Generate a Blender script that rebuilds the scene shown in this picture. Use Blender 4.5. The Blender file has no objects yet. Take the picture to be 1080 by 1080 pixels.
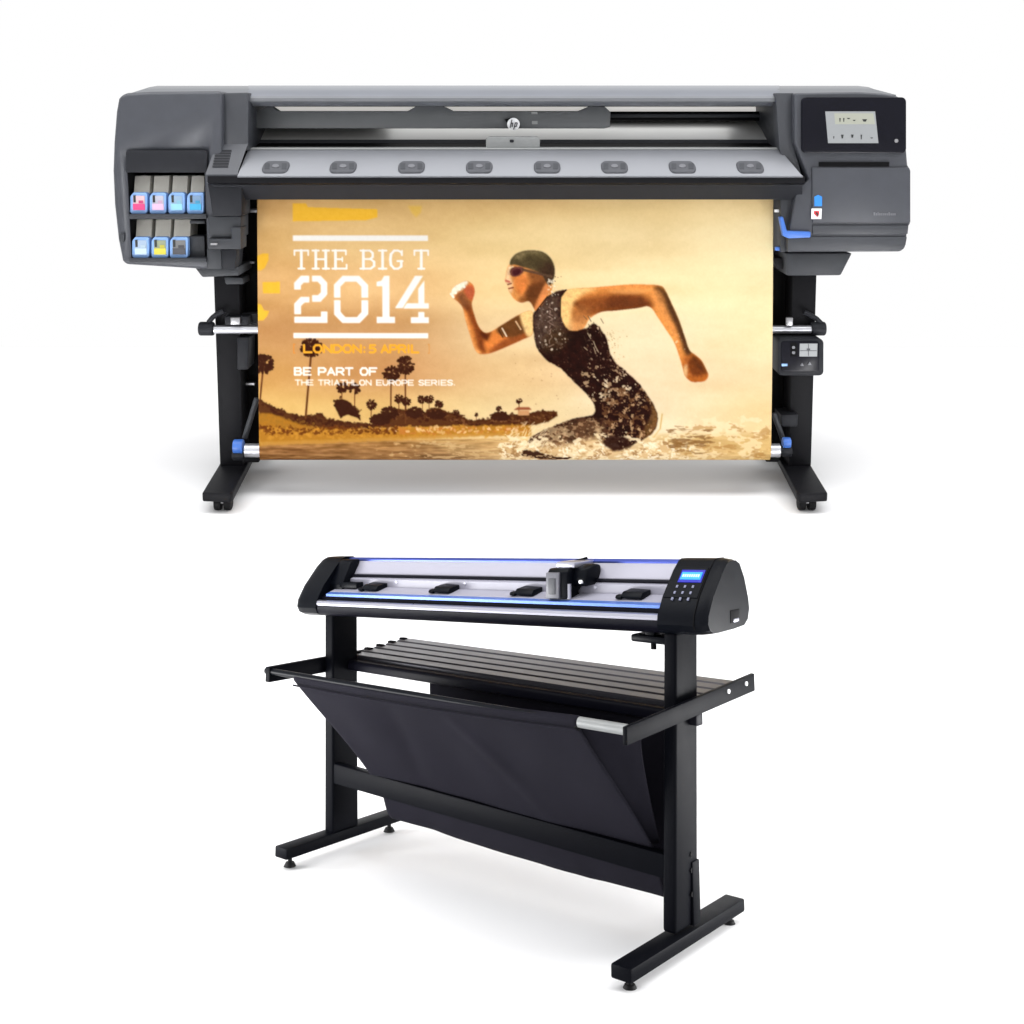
import bpy, bmesh, math, random
import numpy as np
from mathutils import Vector, Matrix
PI = math.pi
scene = bpy.context.scene
col = scene.collection
rnd = random.Random(7)

# ------------------------------------------------------------------ camera numbers (survey of the photograph)
F, CX, CY = 1200.0, 540.0, 300.0                 # focal length and principal point on the 1080 px photograph
TH = math.atan((CY - 130) / F)                   # pitch down
CT, ST = math.cos(TH), math.sin(TH)
FWD, UP = Vector((0, CT, -ST)), Vector((0, ST, CT))
def ray(x, y):
    return Vector((1, 0, 0)) * ((x - CX) / F) + FWD + UP * ((CY - y) / F)
HC = -ray(225, 538).z / ray(225, 538).y * 3.76   # camera height: the front castors stand on z = 0
def PX(x, y, Y):
    d = ray(x, y); t = Y / d.y
    return (d.x * t, HC + d.z * t)               # X, Z
def PZ(x, y, z):
    d = ray(x, y); t = (z - HC) / d.z
    return (d.x * t, d.y * t)                    # X, Y

# ------------------------------------------------------------------ materials
def s2l(c):
    return tuple(((v / 255) / 12.92 if v / 255 <= .04045 else ((v / 255 + .055) / 1.055) ** 2.4) for v in c)
def mat(name, rgb, rough=.5, metal=0, spec=.5, grain=0.0, bump=0.0, scale=60, coat=0, emit=None, es=0):
    m = bpy.data.materials.new(name); m.use_nodes = True
    nt = m.node_tree; b = nt.nodes['Principled BSDF']
    c = s2l(rgb)
    b.inputs['Base Color'].default_value = (*c, 1)
    b.inputs['Roughness'].default_value = rough
    b.inputs['Metallic'].default_value = metal
    b.inputs['Specular IOR Level'].default_value = spec
    b.inputs['Coat Weight'].default_value = coat
    if emit:
        b.inputs['Emission Color'].default_value = (*s2l(emit), 1); b.inputs['Emission Strength'].default_value = es
    tc = nt.nodes.new('ShaderNodeTexCoord')
    n = nt.nodes.new('ShaderNodeTexNoise'); n.inputs['Scale'].default_value = scale; n.inputs['Detail'].default_value = 5
    nt.links.new(tc.outputs['Object'], n.inputs['Vector'])
    if grain:
        r = nt.nodes.new('ShaderNodeValToRGB')
        r.color_ramp.elements[0].position = .3; r.color_ramp.elements[1].position = .7
        r.color_ramp.elements[0].color = (*[v * (1 - grain) for v in c], 1)
        r.color_ramp.elements[1].color = (*[min(1, v * (1 + grain)) for v in c], 1)
        nt.links.new(n.outputs['Fac'], r.inputs['Fac']); nt.links.new(r.outputs['Color'], b.inputs['Base Color'])
    dv = .015 if metal > .2 else .05
    mr = nt.nodes.new('ShaderNodeMapRange')
    mr.inputs['To Min'].default_value = max(0, rough - dv); mr.inputs['To Max'].default_value = min(1, rough + dv)
    nt.links.new(n.outputs['Fac'], mr.inputs['Value']); nt.links.new(mr.outputs['Result'], b.inputs['Roughness'])
    if bump:
        bp = nt.nodes.new('ShaderNodeBump'); bp.inputs['Strength'].default_value = bump; bp.inputs['Distance'].default_value = .002
        n2 = nt.nodes.new('ShaderNodeTexNoise'); n2.inputs['Scale'].default_value = 900
        nt.links.new(tc.outputs['Object'], n2.inputs['Vector'])
        nt.links.new(n2.outputs['Fac'], bp.inputs['Height']); nt.links.new(bp.outputs['Normal'], b.inputs['Normal'])
    return m
M = dict(
    housing=mat('grey_plastic', (59, 61, 67), .42, 0, .4, .05, .12, 25),
    housing2=mat('mid_grey_plastic', (52, 54, 59), .45, 0, .45, .05, .12, 25),
    dark=mat('charcoal_plastic', (33, 34, 38), .5, 0, .15, .06, .12, 30),
    dark2=mat('dark_grey_plastic', (48, 50, 54), .5, 0, .3, .06, .12, 30),
    legblack=mat('black_powder_coat', (18, 18, 21), .5, 0, .1, .08, .15, 40),
    black=mat('matt_black', (7, 7, 9), .7, 0, .1),
    gloss=mat('gloss_black_panel', (13, 13, 21), .22, 0, .15),
    silver=mat('silver_paint', (112, 114, 119), .4, .25, .5, .02, 0, 8),
    lid=mat('lid_grey_metal', (112, 115, 122), .36, .35, .5, .03, 0, 8),
    lid2=mat('lid_dark_edge', (104, 106, 110), .4, .3, .5, .03, 0, 8),
    pad=mat('vent_grey', (70, 71, 76), .5, 0, .4, .05),
    padmark=mat('vent_mark', (100, 101, 106), .4),
    beam=mat('carriage_grey', (84, 86, 88), .45, .3, .5, .05, 0, 12),
    bracket=mat('bracket_grey', (128, 130, 130), .45, .3, .5, .04),
    platen=mat('brushed_steel', (180, 180, 178), .5, .15, .5, .04, 0, 6),
    chrome=mat('polished_aluminium', (196, 197, 202), .3, .8, .5),
    led=mat('led_strip', (235, 236, 238), .5, emit=(255, 252, 246), es=.5),
    white=mat('white_plastic', (235, 236, 238), .5),
    blue=mat('blue_plastic', (58, 104, 184), .4),
    skyblue=mat('pale_blue_plastic', (122, 158, 208), .4),
    beige=mat('beige_card', (206, 203, 194), .7, 0, .2, .03),
    screen=mat('lit_screen', (60, 62, 62), .2, 0, .5, emit=(176, 179, 182), es=.8),
    screen_light=mat('screen_light_area', (60, 62, 62), .2, 0, .5, emit=(196, 198, 180), es=.8),
    ink=mat('screen_mark', (40, 42, 42), .4, 0, .3),
    red=mat('red_print', (190, 40, 50), .5),
    navy=mat('navy_black_metal', (13, 13, 21), .42, 0, .06, .06, .1, 30),
    navy2=mat('cutter_black_plastic', (6, 8, 14), .36, 0, .08, .06, .1, 30),
    cleg=mat('cutter_leg_coat', (6, 7, 12), .5, 0, .04, .06, .12, 30),
    bluebar=mat('blue_anodised', (52, 66, 140), .3, .6, .5),
    blueglow=mat('blue_glow_tone', (80, 112, 186), .3, .3, .5),
    whitemetal=mat('white_enamel', (152, 151, 164), .35, 0, .5),
    fabric=mat('black_cloth', (26, 25, 32), .85, 0, .06, .08, .3, 14),
    lip=mat('satin_aluminium', (178, 178, 190), .28, .8, .5),
    slat=mat('slat_metal', (52, 51, 57), .34, .5, .5, .1, 0, 9),
    greyface=mat('carriage_face', (92, 92, 100), .45),
    lcd=mat('blue_lcd', (20, 60, 200), .2, 0, .4, emit=(40, 150, 255), es=1.6),
    lcdedge=mat('blue_lcd_edge', (10, 15, 120), .2, 0, .4, emit=(14, 22, 190), es=.45),
    key=mat('key_print', (110, 112, 135), .5),
    rubber=mat('rubber', (14, 14, 16), .7, 0, .2),
    zinc=mat('zinc', (150, 150, 152), .35, .8),
)

# ------------------------------------------------------------------ mesh helpers
def box(bm, x0, x1, y0, y1, z0, z1):
    v = [bm.verts.new(p) for p in ((x0,y0,z0),(x1,y0,z0),(x1,y1,z0),(x0,y1,z0),(x0,y0,z1),(x1,y0,z1),(x1,y1,z1),(x0,y1,z1))]
    for f in ((0,3,2,1),(4,5,6,7),(0,1,5,4),(1,2,6,5),(2,3,7,6),(3,0,4,7)): bm.faces.new([v[i] for i in f])
def loft(bm, rings):
    R = [[bm.verts.new(p) for p in r] for r in rings]
    n = len(R[0])
    for a, b in zip(R, R[1:]):
        for i in range(n): bm.faces.new((a[i], a[(i+1) % n], b[(i+1) % n], b[i]))
    bm.faces.new(R[0][::-1]); bm.faces.new(R[-1])
def bev(bm, w, seg=2, ang=22):
    bmesh.ops.recalc_face_normals(bm, faces=bm.faces)
    es = [e for e in bm.edges if len(e.link_faces) == 2 and e.calc_face_angle(0) > math.radians(ang)]
    bmesh.ops.bevel(bm, geom=es, offset=w, segments=seg, profile=.5, affect='EDGES', clamp_overlap=True)
def tube(bm, p0, p1, r, n=24, r1=None):
    p0, p1 = Vector(p0), Vector(p1); d = (p1 - p0).normalized()
    a = d.orthogonal().normalized(); b = d.cross(a)
    r1 = r if r1 is None else r1
    loft(bm, [[p0 + (a*math.cos(t) + b*math.sin(t))*r for t in [2*PI*i/n for i in range(n)]],
              [p1 + (a*math.cos(t) + b*math.sin(t))*r1 for t in [2*PI*i/n for i in range(n)]]])
def path_tube(bm, pts, r, n=10):
    for a, b in zip(pts, pts[1:]): tube(bm, a, b, r, n)
def obj(name, bm, m, parent=None, org=None, ang=32):
    if org is not None: bmesh.ops.translate(bm, verts=bm.verts, vec=-Vector(org))
    bmesh.ops.recalc_face_normals(bm, faces=bm.faces)
    for f in bm.faces: f.smooth = True
    for e in bm.edges:
        if len(e.link_faces) == 2 and e.calc_face_angle(0) > math.radians(ang): e.smooth = False
    me = bpy.data.meshes.new(name); bm.to_mesh(me); bm.free()
    me.materials.append(M[m] if isinstance(m, str) else m)
    o = bpy.data.objects.new(name, me); col.objects.link(o); o.parent = parent
    return o
def tag(o, label=None, cat=None, group=None, kind=None):
    if label: o['label'] = label
    if cat: o['category'] = cat
    if group: o['group'] = group
    if kind: o['kind'] = kind
    return o
def empty(name, loc):
    o = bpy.data.objects.new(name, None); o.location = loc; o.empty_display_size = .1; col.objects.link(o); return o
def cut(o, bms):
    for bm in bms:
        bmesh.ops.translate(bm, verts=bm.verts, vec=-PR)
        bmesh.ops.recalc_face_normals(bm, faces=bm.faces)
        me = bpy.data.meshes.new('cut_tool'); bm.to_mesh(me); bm.free()
        t = bpy.data.objects.new('cut_tool', me); col.objects.link(t)
        t.matrix_world = o.parent.matrix_world if o.parent else o.matrix_world
        t.parent = o.parent; t.matrix_parent_inverse = Matrix(); t.matrix_basis = Matrix()
        md = o.modifiers.new('b', 'BOOLEAN'); md.operation = 'DIFFERENCE'; md.solver = 'EXACT'; md.object = t
        bpy.context.view_layer.update()
        new = bpy.data.meshes.new_from_object(o.evaluated_get(bpy.context.evaluated_depsgraph_get()))
        o.modifiers.clear(); o.data = new
        bpy.data.objects.remove(t); bpy.data.meshes.remove(me)

# ------------------------------------------------------------------ PRINTER
PR = Vector((0, 4.15, 0))
printer = empty('wide_format_printer', PR)
tag(printer, 'wide dark grey roll printer on castor feet, printing a sepia poster', 'printer')
bpy.context.view_layer.update()
def pprism(pts, Y0, Y1, b=0, seg=2):                  # outline measured on the front plane Y0, run back to Y1
    bm = bmesh.new(); P = [PX(x, y, Y0) for x, y in pts]
    loft(bm, [[(x, Y0, z) for x, z in P], [(x, Y1, z) for x, z in P]])
    if b: bev(bm, b, seg)
    return bm
def prect(x0, y0, x1, y1, Y0, Y1, b=0, seg=2):
    ym = (y0 + y1) / 2; bm = bmesh.new()
    xa, xb = PX(x0, ym, Y0)[0], PX(x1, ym, Y0)[0]
    box(bm, xa, xb, Y0, Y1, PX(0, y1, Y0)[1], PX(0, y0, Y0)[1])
    if b: bev(bm, b, seg)
    return bm
def pp(name, bm, m, parent=None, label=None):
    o = obj(name, bm, m, parent or printer, PR)
    if label: o['label'] = label
    return o
def roundrect(x0, y0, x1, y1, r, n=5):
    pts = []
    for cx, cy, a0 in ((x1-r, y0+r, -90), (x1-r, y1-r, 0), (x0+r, y1-r, 90), (x0+r, y0+r, 180)):
        for i in range(n+1):
            a = math.radians(a0 + 90*i/n); pts.append((cx + r*math.cos(a), cy + r*math.sin(a)))
    return pts
def yz_run(prof, xa, xb, xa2=None, xb2=None):         # profile of (Y, y px) run along X between pixel columns
    bm = bmesh.new(); L, Rr = [], []
    for i, (Y, y) in enumerate(prof):
        a = xa[i] if isinstance(xa, (list, tuple)) else xa
        b = xb[i] if isinstance(xb, (list, tuple)) else xb
        X0, Z = PX(a, y, Y); X1, _ = PX(b, y, Y)
        L.append((X0, Y, Z)); Rr.append((X1, Y, Z))
    loft(bm, [L, Rr]); return bm

# --- ink side housing, with a real recess for the cartridges
bm = pprism([(118.5,180),(119.5,150),(122,118),(124.5,104),(128,99.5),(134,98),(160,96.5),(234,96),(234,281),(214,284),(131,279),(128.5,275),(124,252),(120,215)], 3.90, 4.5)
bev(bm, .014, 3, 30)
left = pp('ink_housing', bm, 'housing')
cut(left, [prect(136, 182, 217.5, 274, 3.897, 4.12)])
pp('recess_liner', prect(133, 178, 222, 278, 4.11, 4.14), 'black', left)
pp('recess_liner', prect(135.2, 180, 137, 276, 3.905, 4.11), 'black', left)
pp('recess_liner', prect(216.8, 180, 218.5, 276, 3.905, 4.11), 'black', left)
pp('recess_hood', pprism([(132.5,159.5),(136,158.5),(215,158.5),(218.5,160),(218.5,182),(132.5,182)], 3.888, 3.915, .003), 'dark', left)
pp('cartridge_shelf', prect(136, 226, 217.5, 231, 3.885, 4.10, .003), 'dark2', left)
pp('cartridge_shelf', prect(136, 272.5, 217.5, 277, 3.885, 4.10, .003), 'dark2', left)
pp('blank_slot', prect(199, 249, 216, 272, 3.93, 4.0, .004), 'dark2', left)
pp('blank_slot_rim', prect(200, 232.5, 216, 236, 3.95, 4.0, .002), 'dark2', left)
pp('release_button', pprism(roundrect(125.5, 246, 131, 256, 2.7), 3.889, 3.91, .002), 'dark2', left)
pp('lower_bracket', pprism([(205,282),(252,281),(252,291),(213,292.5)], 3.93, 4.3, .006), 'dark2')

# --- lid behind both housings and the silver cover over the print bay
def lid(xa, xb):
    return yz_run([(3.97, 100), (4.02, 94), (4.12, 91.8), (4.5, 90.5), (4.5, 125), (3.97, 125)], xa, xb)
bm = lid([132, 152, 158, 166, 166, 132], 263); pp('lid', bm, 'lid2')
bm = lid(820, [945, 922, 916, 905, 905, 945]); pp('lid', bm, 'lid2')
bm = yz_run([(3.965, 106.5), (3.955, 104), (3.965, 101), (4.0, 95.5), (4.06, 92.5), (4.14, 91.6), (4.5, 90.2), (4.5, 112), (4.0, 112)], 262, 822)
cover = pp('top_cover', bm, 'lid')
pp('cover_trim', yz_run([(3.962, 107.8), (3.953, 106.9), (3.953, 103.5), (3.962, 101.5), (3.99, 103)], 263, 821), 'lid2', cover)

# --- column between ink housing and print bay
pp('column_panel', pprism([(229,98),(262,97.5),(262,159),(229,159)], 3.93, 4.3, .006), 'housing2')
col_l = pp('vent_column', yz_run([(3.935,150),(3.85,181.5),(3.842,184),(3.842,192),(3.86,193.5),(4.1,193.5),(4.1,150)],
         [229,217.5,217,218,219,219,229],[262,251,251,251,251,255,262]), 'housing')
bm = bmesh.new()
for k in range(7):
    y = 158 + k*2.75; t = (y-150)/31.5; Yf = 3.935 - .085*t - .0025
    xa, xb = 229.5 - 8*t*.9, 246 - 8*t*.9
    X0, Z = PX(xa, y, Yf); X1, _ = PX(xb, y, Yf); X2, Z2 = PX(xa, y+1.9, Yf - .005); X3, _ = PX(xb, y+1.9, Yf-.005)
    loft(bm, [[(X0,Yf,Z),(X1,Yf,Z),(X3,Yf-.005,Z2),(X2,Yf-.005,Z2)], [(X0,Yf+.02,Z),(X1,Yf+.02,Z),(X3,Yf+.015,Z2),(X2,Yf+.015,Z2)]])
pp('vent_grille', bm, 'dark', col_l)
pp('column_block', pprism([(218.5,192),(255,192),(255,228),(224,228)], 3.87, 4.0, .005), 'dark')
pp('column_block', pprism([(219.5,228),(254,228),(254,251),(219.5,251)], 3.885, 4.0, .004), 'dark2')
pp('latch', pprism([(219.5,252),(244,252),(244,240),(254,240),(254,263),(219.5,263)], 3.865, 3.95, .003), 'dark2')
pp('latch_tab', prect(222, 256.5, 229, 258.5, 3.86, 3.87), 'zinc')
pp('column_block', pprism([(230,263),(250,263),(248,284),(234,284)], 3.9, 4.0, .004), 'dark')
pp('column_block', pprism([(218,262),(233,262),(234,284),(218,284)], 3.895, 4.0, .004), 'dark2')

# --- print bay
pp('bay_back', prect(258, 96, 826, 215, 4.42, 4.46), 'black')
pp('bay_end', prect(258, 100, 264, 172, 4.0, 4.42), 'black')
pp('bay_end', prect(820, 100, 826, 172, 4.0, 4.42), 'black')
pp('light_strip', prect(283, 112.5, 806, 117.5, 4.27, 4.32, .004), 'led')
pp('guide_rail', prect(262, 117.5, 822, 127.5, 4.22, 4.3, .006), 'black')
pp('guide_rail', prect(640, 120, 822, 124, 4.205, 4.23, .004), 'dark2')
bm = yz_run([(4.30, 127.5),(4.20,136),(4.12,147.5),(4.12,151),(4.30,151)], 266, 820)
platen = pp('platen', bm, 'platen')
beam = pp('carriage_beam', pprism([(268,118),(284,111),(293,117),(430,117),(438,112.5),(446,111),(463,111),(470,113),(478,117),(610,117),(622,112),(638,112.5),(644,118),(643.5,134),(637,135.5),(500,135.5),(268,135.5)], 4.06, 4.12, .003), 'beam')
pp('screw_cover', prect(560.5, 118, 567, 120.5, 4.055, 4.062), 'bracket', beam)
pp('screw_cover', prect(561, 127.5, 567, 131, 4.055, 4.062), 'bracket', beam)
pp('beam_hook', pprism([(532,126),(540,124),(541,129),(536,131)], 4.04, 4.06, .001), 'black', beam)
# round badge with the two letters
bm = bmesh.new(); X, Z = PX(541.5, 131, 4.03); r = 6.6/300
tube(bm, (X, 4.03, Z), (X, 4.05, Z), r, 32)
badge = pp('round_badge', bm, 'white', beam)
bm = bmesh.new()
def seg2(bm, x0, y0, x1, y1, w, Y0, Y1):
    a, b = Vector((x0, y0)), Vector((x1, y1)); d = (b-a).normalized(); n = Vector((-d.y, d.x))*w/2
    P = [PX(*p, Y0) for p in (a+n, b+n, b-n, a-n)]
    loft(bm, [[(x, Y0, z) for x, z in P], [(x, Y1, z) for x, z in P]])
for s in ((539.9,126.2,538.0,134.8),(539.0,130.2,541.0,129.6),(541.0,129.6,540.0,134.0),(543.6,129.4,541.7,136.6),(543.4,129.6,545.6,129.6),(545.6,129.6,544.6,133.4),(544.6,133.4,542.4,133.6)):
    seg2(bm, *s, 1.0, 4.026, 4.031)
pp('badge_letters', bm, 'pad', badge)
pp('bay_slot', yz_run([(4.115,147.2),(4.10,151),(4.2,151),(4.2,147.2)], 270, 818), 'dark2')
pp('bay_groove', yz_run([(4.098,151.2),(4.0,155.5),(4.2,155.5),(4.2,151.2)], 262, 824), 'black')
br = pp('centre_bracket', pprism([(512.5,145.5),(515,144),(567,144),(569.5,145.5),(569.5,156),(512.5,156)], 3.972, 4.05, .003), 'bracket')
pp('bracket_screw', pprism(roundrect(537.5,147.2,542,150.4,1.4), 3.968, 3.975), 'dark', br)
pp('shelf_ledge', yz_run([(4.02,154.8),(3.968,155.8),(3.962,157.6),(4.02,159)], 262, 822), 'bracket')

# --- silver front shelf with eight vents, black band below it
shelf = pp('front_shelf', yz_run([(3.968,157.2),(3.836,184.2),(3.833,185.6),(3.84,188),(4.0,188),(4.0,160)],
          [262,251,250.5,250.5,250.5,262], [822,845,847,847,847,822]), 'silver')
def on_shelf(x, y, lift=0):
    t = (y-157.2)/27.0; Y = 3.968 - .132*t
    Xx, Zz = PX(x, y, Y); return Vector((Xx, Y, Zz)) + Vector((0, -.45, .8)).normalized()*lift
vents = []
for cx, cy in ((291,177),(362,177),(434,177),(505.5,177),(577,177),(648,177),(719.5,177),(791,177)):
    skew = (cx-541)*.004
    bm = bmesh.new(); rings = []
    for lift, k in ((-.006,1),(.003,1),(.006,.94)):
        rings.append([on_shelf(cx + (x)*k + skew*(y)*.35, cy + y*k, lift) for x, y in roundrect(-14, -6, 14, 6, 5)])
    loft(bm, rings); v = pp('vent', bm, 'pad', shelf)
    bm = bmesh.new()
    loft(bm, [[on_shelf(cx + x*3.6, cy + y*1.9, l) for x, y in [(math.cos(a), math.sin(a)) for a in [2*PI*i/16 for i in range(16)]]] for l in (.004, .0085)])
    pp('vent_mark', bm, 'padmark', v)
    for sx in (-1, 1):
        bm = bmesh.new()
        loft(bm, [[on_shelf(cx + sx*9 + x, cy + y, l) for x, y in ((-2.6,-3),(2.6,-3),(2.6,3),(-2.6,3))] for l in (.004, .0072)])
        pp('vent_slot', bm, 'housing2', v)
pp('shelf_lip', yz_run([(3.838,185.8),(3.836,193),(3.86,195),(4.0,195),(4.0,186)], [219,219,221,221,219], [849,849,847,847,849]), 'legblack')
pp('front_band', yz_run([(3.86,194.5),(3.92,210.5),(4.1,210.5),(4.1,194.5)], 224, 846), 'dark')

# --- right housing
bm = pprism([(838,98),(906,97),(930,98.5),(944,100.5),(950.5,103.5),(953,108),(955.5,150),(957.5,174),(960.5,179),(960.5,236),(957.5,240),(956,257),(954.5,262),(950,265.5),(830,266),(832,243),(841,196),(853.5,190),(838,150)], 3.90, 4.5)
bev(bm, .010, 3, 30)
right = pp('control_housing', bm, 'housing')
pp('column_panel', pprism([(818,98),(838,98),(838,157),(846,185),(826,168),(822,157)], 3.935, 4.3, .004), 'housing2')
pan = pp('control_panel', pprism(roundrect(846, 102.5, 956, 161.5, 5), 3.882, 3.91, .003), 'gloss', right)
scr = pp('screen', pprism([(870.5,117.5),(923,117.5),(926.5,151),(873.5,151)], 3.880, 3.884), 'screen', pan)
pp('screen_preview', pprism([(880,119.5),(921,119.5),(923,131),(881,131)], 3.8785, 3.881), 'screen_light', scr)
for x, y, w, h in ((912,127,5,2.6),(886,126.5,1.4,4),(890,126.5,1.4,4),(895,125,3.5,1.2),(901,127,3,1.2),(879.5,145,1,2.5),(888.5,144,2.6,4),(899,143.6,2.8,3.4),(908.5,144.5,1.4,5),(919.5,145.5,3,1)):
    P = [PX(x+a*w/2 if abs(a) else x, y+b*h/2, 3.877) for a, b in ((-1,-1),(1,-1),(.5,1),(-.5,1))]
    bm = bmesh.new(); loft(bm, [[(q, 3.877, z) for q, z in P], [(q, 3.8795, z) for q, z in P]])
    pp('screen_icon', bm, 'ink', scr)
pp('power_button', pprism(roundrect(943.5,146.5,947.5,150.5,1.9), 3.879, 3.884), 'zinc', pan)
door = pp('service_door', pprism([(856.5,176.5),(959,176.5),(960.5,180),(960.5,235),(857,235)], 3.891, 3.93, .004), 'housing', right)
pp('door_strip', pprism([(857,237.5),(958.5,237.5),(957.5,247),(857,247)], 3.893, 3.93, .003), 'housing2', right)
pp('lower_panel', pprism([(831,249.5),(957,249.5),(955.5,258),(953.5,262.5),(949,265),(831,265)], 3.892, 3.93, .004), 'housing2', right)
pp('door_slot', prect(864, 171, 938, 175.5, 3.894, 3.903), 'black', right)
pp('blue_sticker', pprism([(859,207.5),(863,205.5),(867,207.5),(867,217.5),(859,217.5)], 3.8895, 3.892), mat('blue_sticker_print', (30, 120, 200), .5), door)
st = pp('warning_sticker', prect(855.8, 220, 866.5, 231, 3.8895, 3.892), 'white', door)
pp('sticker_mark', pprism([(858.5,222.5),(864,222.5),(864,226),(862,229),(858.5,225.5)], 3.8885, 3.890), 'red', st)
pp('sticker_mark', pprism([(860,223.5),(862.5,224.5),(863.5,228.5),(861.5,227)], 3.8875, 3.889), 'ink', st)
bm = bmesh.new(); x = 921.5
for w in (1.6,1.2,.9,1.4,1.1,.8,1.5,1.2,1.6,1.1,1.3,1.2):
    hgt = rnd.choice((2.4,3.2,2.4))
    P = [PX(a, b, 3.8895) for a, b in ((x,227.2-hgt),(x+w,227.2-hgt),(x+w,227.2),(x,227.2))]
    loft(bm, [[(q, 3.8895, z) for q, z in P], [(q, 3.8915, z) for q, z in P]]); x += w + .75
pp('raised_nameplate', bm, 'padmark', door)
pp('under_block', pprism([(829,267),(899,267),(887,290.5),(830,291)], 3.94, 4.3, .006), 'dark2')
pp('hinge_column', pprism([(832,196),(846,191),(838,228),(833,247),(829,266),(823,266),(823,196)], 3.93, 4.2, .004), 'dark2')
lev = pp('loading_lever', pprism([(822,229),(826,228.5),(830,243.5),(855,244.5),(855,250.5),(832,251.5),(826,249)], 3.885, 3.91, .003), 'blue')
pp('lever_shaft', prect(817, 221, 823, 224, 3.95, 3.96, .001), 'white', lev)
pp('blue_catch', prect(818, 260.5, 826, 264.5, 3.94, 3.96, .002), 'blue')

# --- inner side plates behind the sheet, legs, feet, castors
pp('side_plate', prect(250, 205, 292, 348, 4.13, 4.3), 'black')
pp('side_plate', prect(798, 205, 842, 348, 4.13, 4.3), 'black')
pp('side_bracket', prect(253, 345, 290, 484, 4.14, 4.26), 'black')
pp('side_bracket', prect(800, 345, 832, 484, 4.14, 4.26), 'black')
for xs in ((258, 275), (810, 823)):
    bm = bmesh.new(); X0, Z = PX(xs[0], 222, 4.05); X1, _ = PX(xs[1], 222, 4.05)
    tube(bm, (X0, 4.05, Z), (X1, 4.05, Z), .008); pp('feed_shaft', bm, 'chrome')
pp('wire_clip', prect(259, 276, 268, 278, 4.1, 4.12), 'zinc')
def leg(xl0, xr0, xl1, xr1):
    bm = bmesh.new(); a = (*PX(xl0, 270, 4.03), *PX(xr0, 270, 4.03)); b = (*PX(xl1, 492, 4.03), *PX(xr1, 492, 4.03))
    loft(bm, [[(a[0],4.03,a[1]),(a[2],4.03,a[1]),(a[2],4.22,a[1]),(a[0],4.22,a[1])], [(b[0],4.03,b[1]),(b[2],4.03,b[1]),(b[2],4.22,b[1]),(b[0],4.22,b[1])]])
    bev(bm, .004); return bm
pp('leg', leg(224.5, 252, 232, 256), 'legblack')
pp('leg', leg(836, 862, 832, 855.5), 'legblack')
def foot(sgn):
    m = lambda x: x if sgn < 0 else 1086 - x
    # top plane of the foot: fixed height, plan outline from the photograph
    zt = HC + ray(228, 520).z / ray(228, 520).y * 3.72
    pts = [PZ(m(x), y, zt) for x, y in ((213, 519.5), (242.5, 521), (246, 519), (262, 488), (233, 486.5))]
    (fx0, fy0), (fx1, fy1), (fx2, fy2), (bx1, by1), (bx0, by0) = pts
    back = [(bx1 + (bx1-fx2)*1.0, by1 + (by1-fy2)*1.0), (bx0 + (bx0-fx0)*1.0, by0 + (by0-fy0)*1.0)]
    plan = [(fx0, fy0), (fx1, fy1), (fx2, fy2), (bx1, by1), back[0], back[1], (bx0, by0)]
    bm = bmesh.new()
    loft(bm, [[(x, y, zt - .032) for x, y in plan], [(x, y, zt) for x, y in plan]])
    bev(bm, .006, 3)
    f = pp('foot', bm, 'legblack')
    for (cx, cy) in (((fx0+fx1)/2 + (fx1-fx0)*.12, fy0 + .045), ((back[0][0]+back[1][0])/2, back[0][1] - .06)):
        bm = bmesh.new(); tube(bm, (cx, cy, zt - .042), (cx, cy, zt - .030), .022); tube(bm, (cx, cy, zt-.046), (cx, cy, zt-.041), .026)
        bev(bm, .002)
        c = pp('castor', bm, 'zinc', f)
        bm = bmesh.new()
        for dx in (-.017, .017):
            tube(bm, (cx + dx - .012, cy - .006, .026), (cx + dx + .012, cy - .006, .026), .026)
        bev(bm, .004)
        box(bm, cx - .0045, cx + .0045, cy - .02, cy + .016, .02, zt - .044)
        pp('wheel', bm, 'rubber', c)
foot(-1); foot(1)

# --- loading bar across the legs, lower take-up tube
bm = bmesh.new(); X0, Z = PX(222, 347.5, 4.0); X1, _ = PX(858, 348.5, 4.0)
tube(bm, (X0, 4.0, Z), (X1, 4.0, Z), .0155)
bar = pp('loading_bar', bm, 'chrome')
for x0, x1 in ((210, 226), (855, 870.5)):
    bm = bmesh.new(); a, _ = PX(x0, 346, 4.0); b, _ = PX(x1, 346, 4.0)
    tube(bm, (a, 4.0, Z + .003), (b, 4.0, Z + .003), .025); bev(bm, .007, 3); pp('end_cap', bm, 'dark', bar)
def hook(pts, Y):
    bm = bmesh.new(); path_tube(bm, [(PX(x, y, Y)[0], Y, PX(x, y, Y)[1]) for x, y in pts], .009, 10); return bm
pp('handle', hook([(220,340),(224,335),(229,331),(236,328)], 4.0), 'dark')
pp('handle', hook([(866,341),(861,336),(854,332),(848,329)], 4.0), 'dark')
pp('bar_cradle', prect(237, 334, 262, 343, 3.99, 4.05, .003), 'dark')
pp('cradle_pin', prect(243, 335, 253, 342.5, 3.975, 3.992, .002), 'zinc')
pp('cradle_pin', prect(829.5, 335, 836.5, 344, 3.975, 3.992, .003), 'zinc')
pp('side_clamp', pprism([(250,356),(263,356),(261.5,390),(250,390)], 4.0, 4.1, .004), 'dark')
pp('side_clamp', pprism([(249,331),(272,331),(272,343),(249,343)], 4.05, 4.1, .003), 'dark2')
pp('side_clamp', pprism([(236,292),(256,293),(257,300),(238,300)], 4.0, 4.1, .004), 'dark2')
pp('side_clamp', pprism([(814,272),(838,272),(838,284),(820,284)], 4.0, 4.1, .004), 'dark')
pp('side_clamp', pprism([(824,438),(842,437),(841,450),(825,450)], 3.99, 4.1, .003), 'dark')
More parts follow.
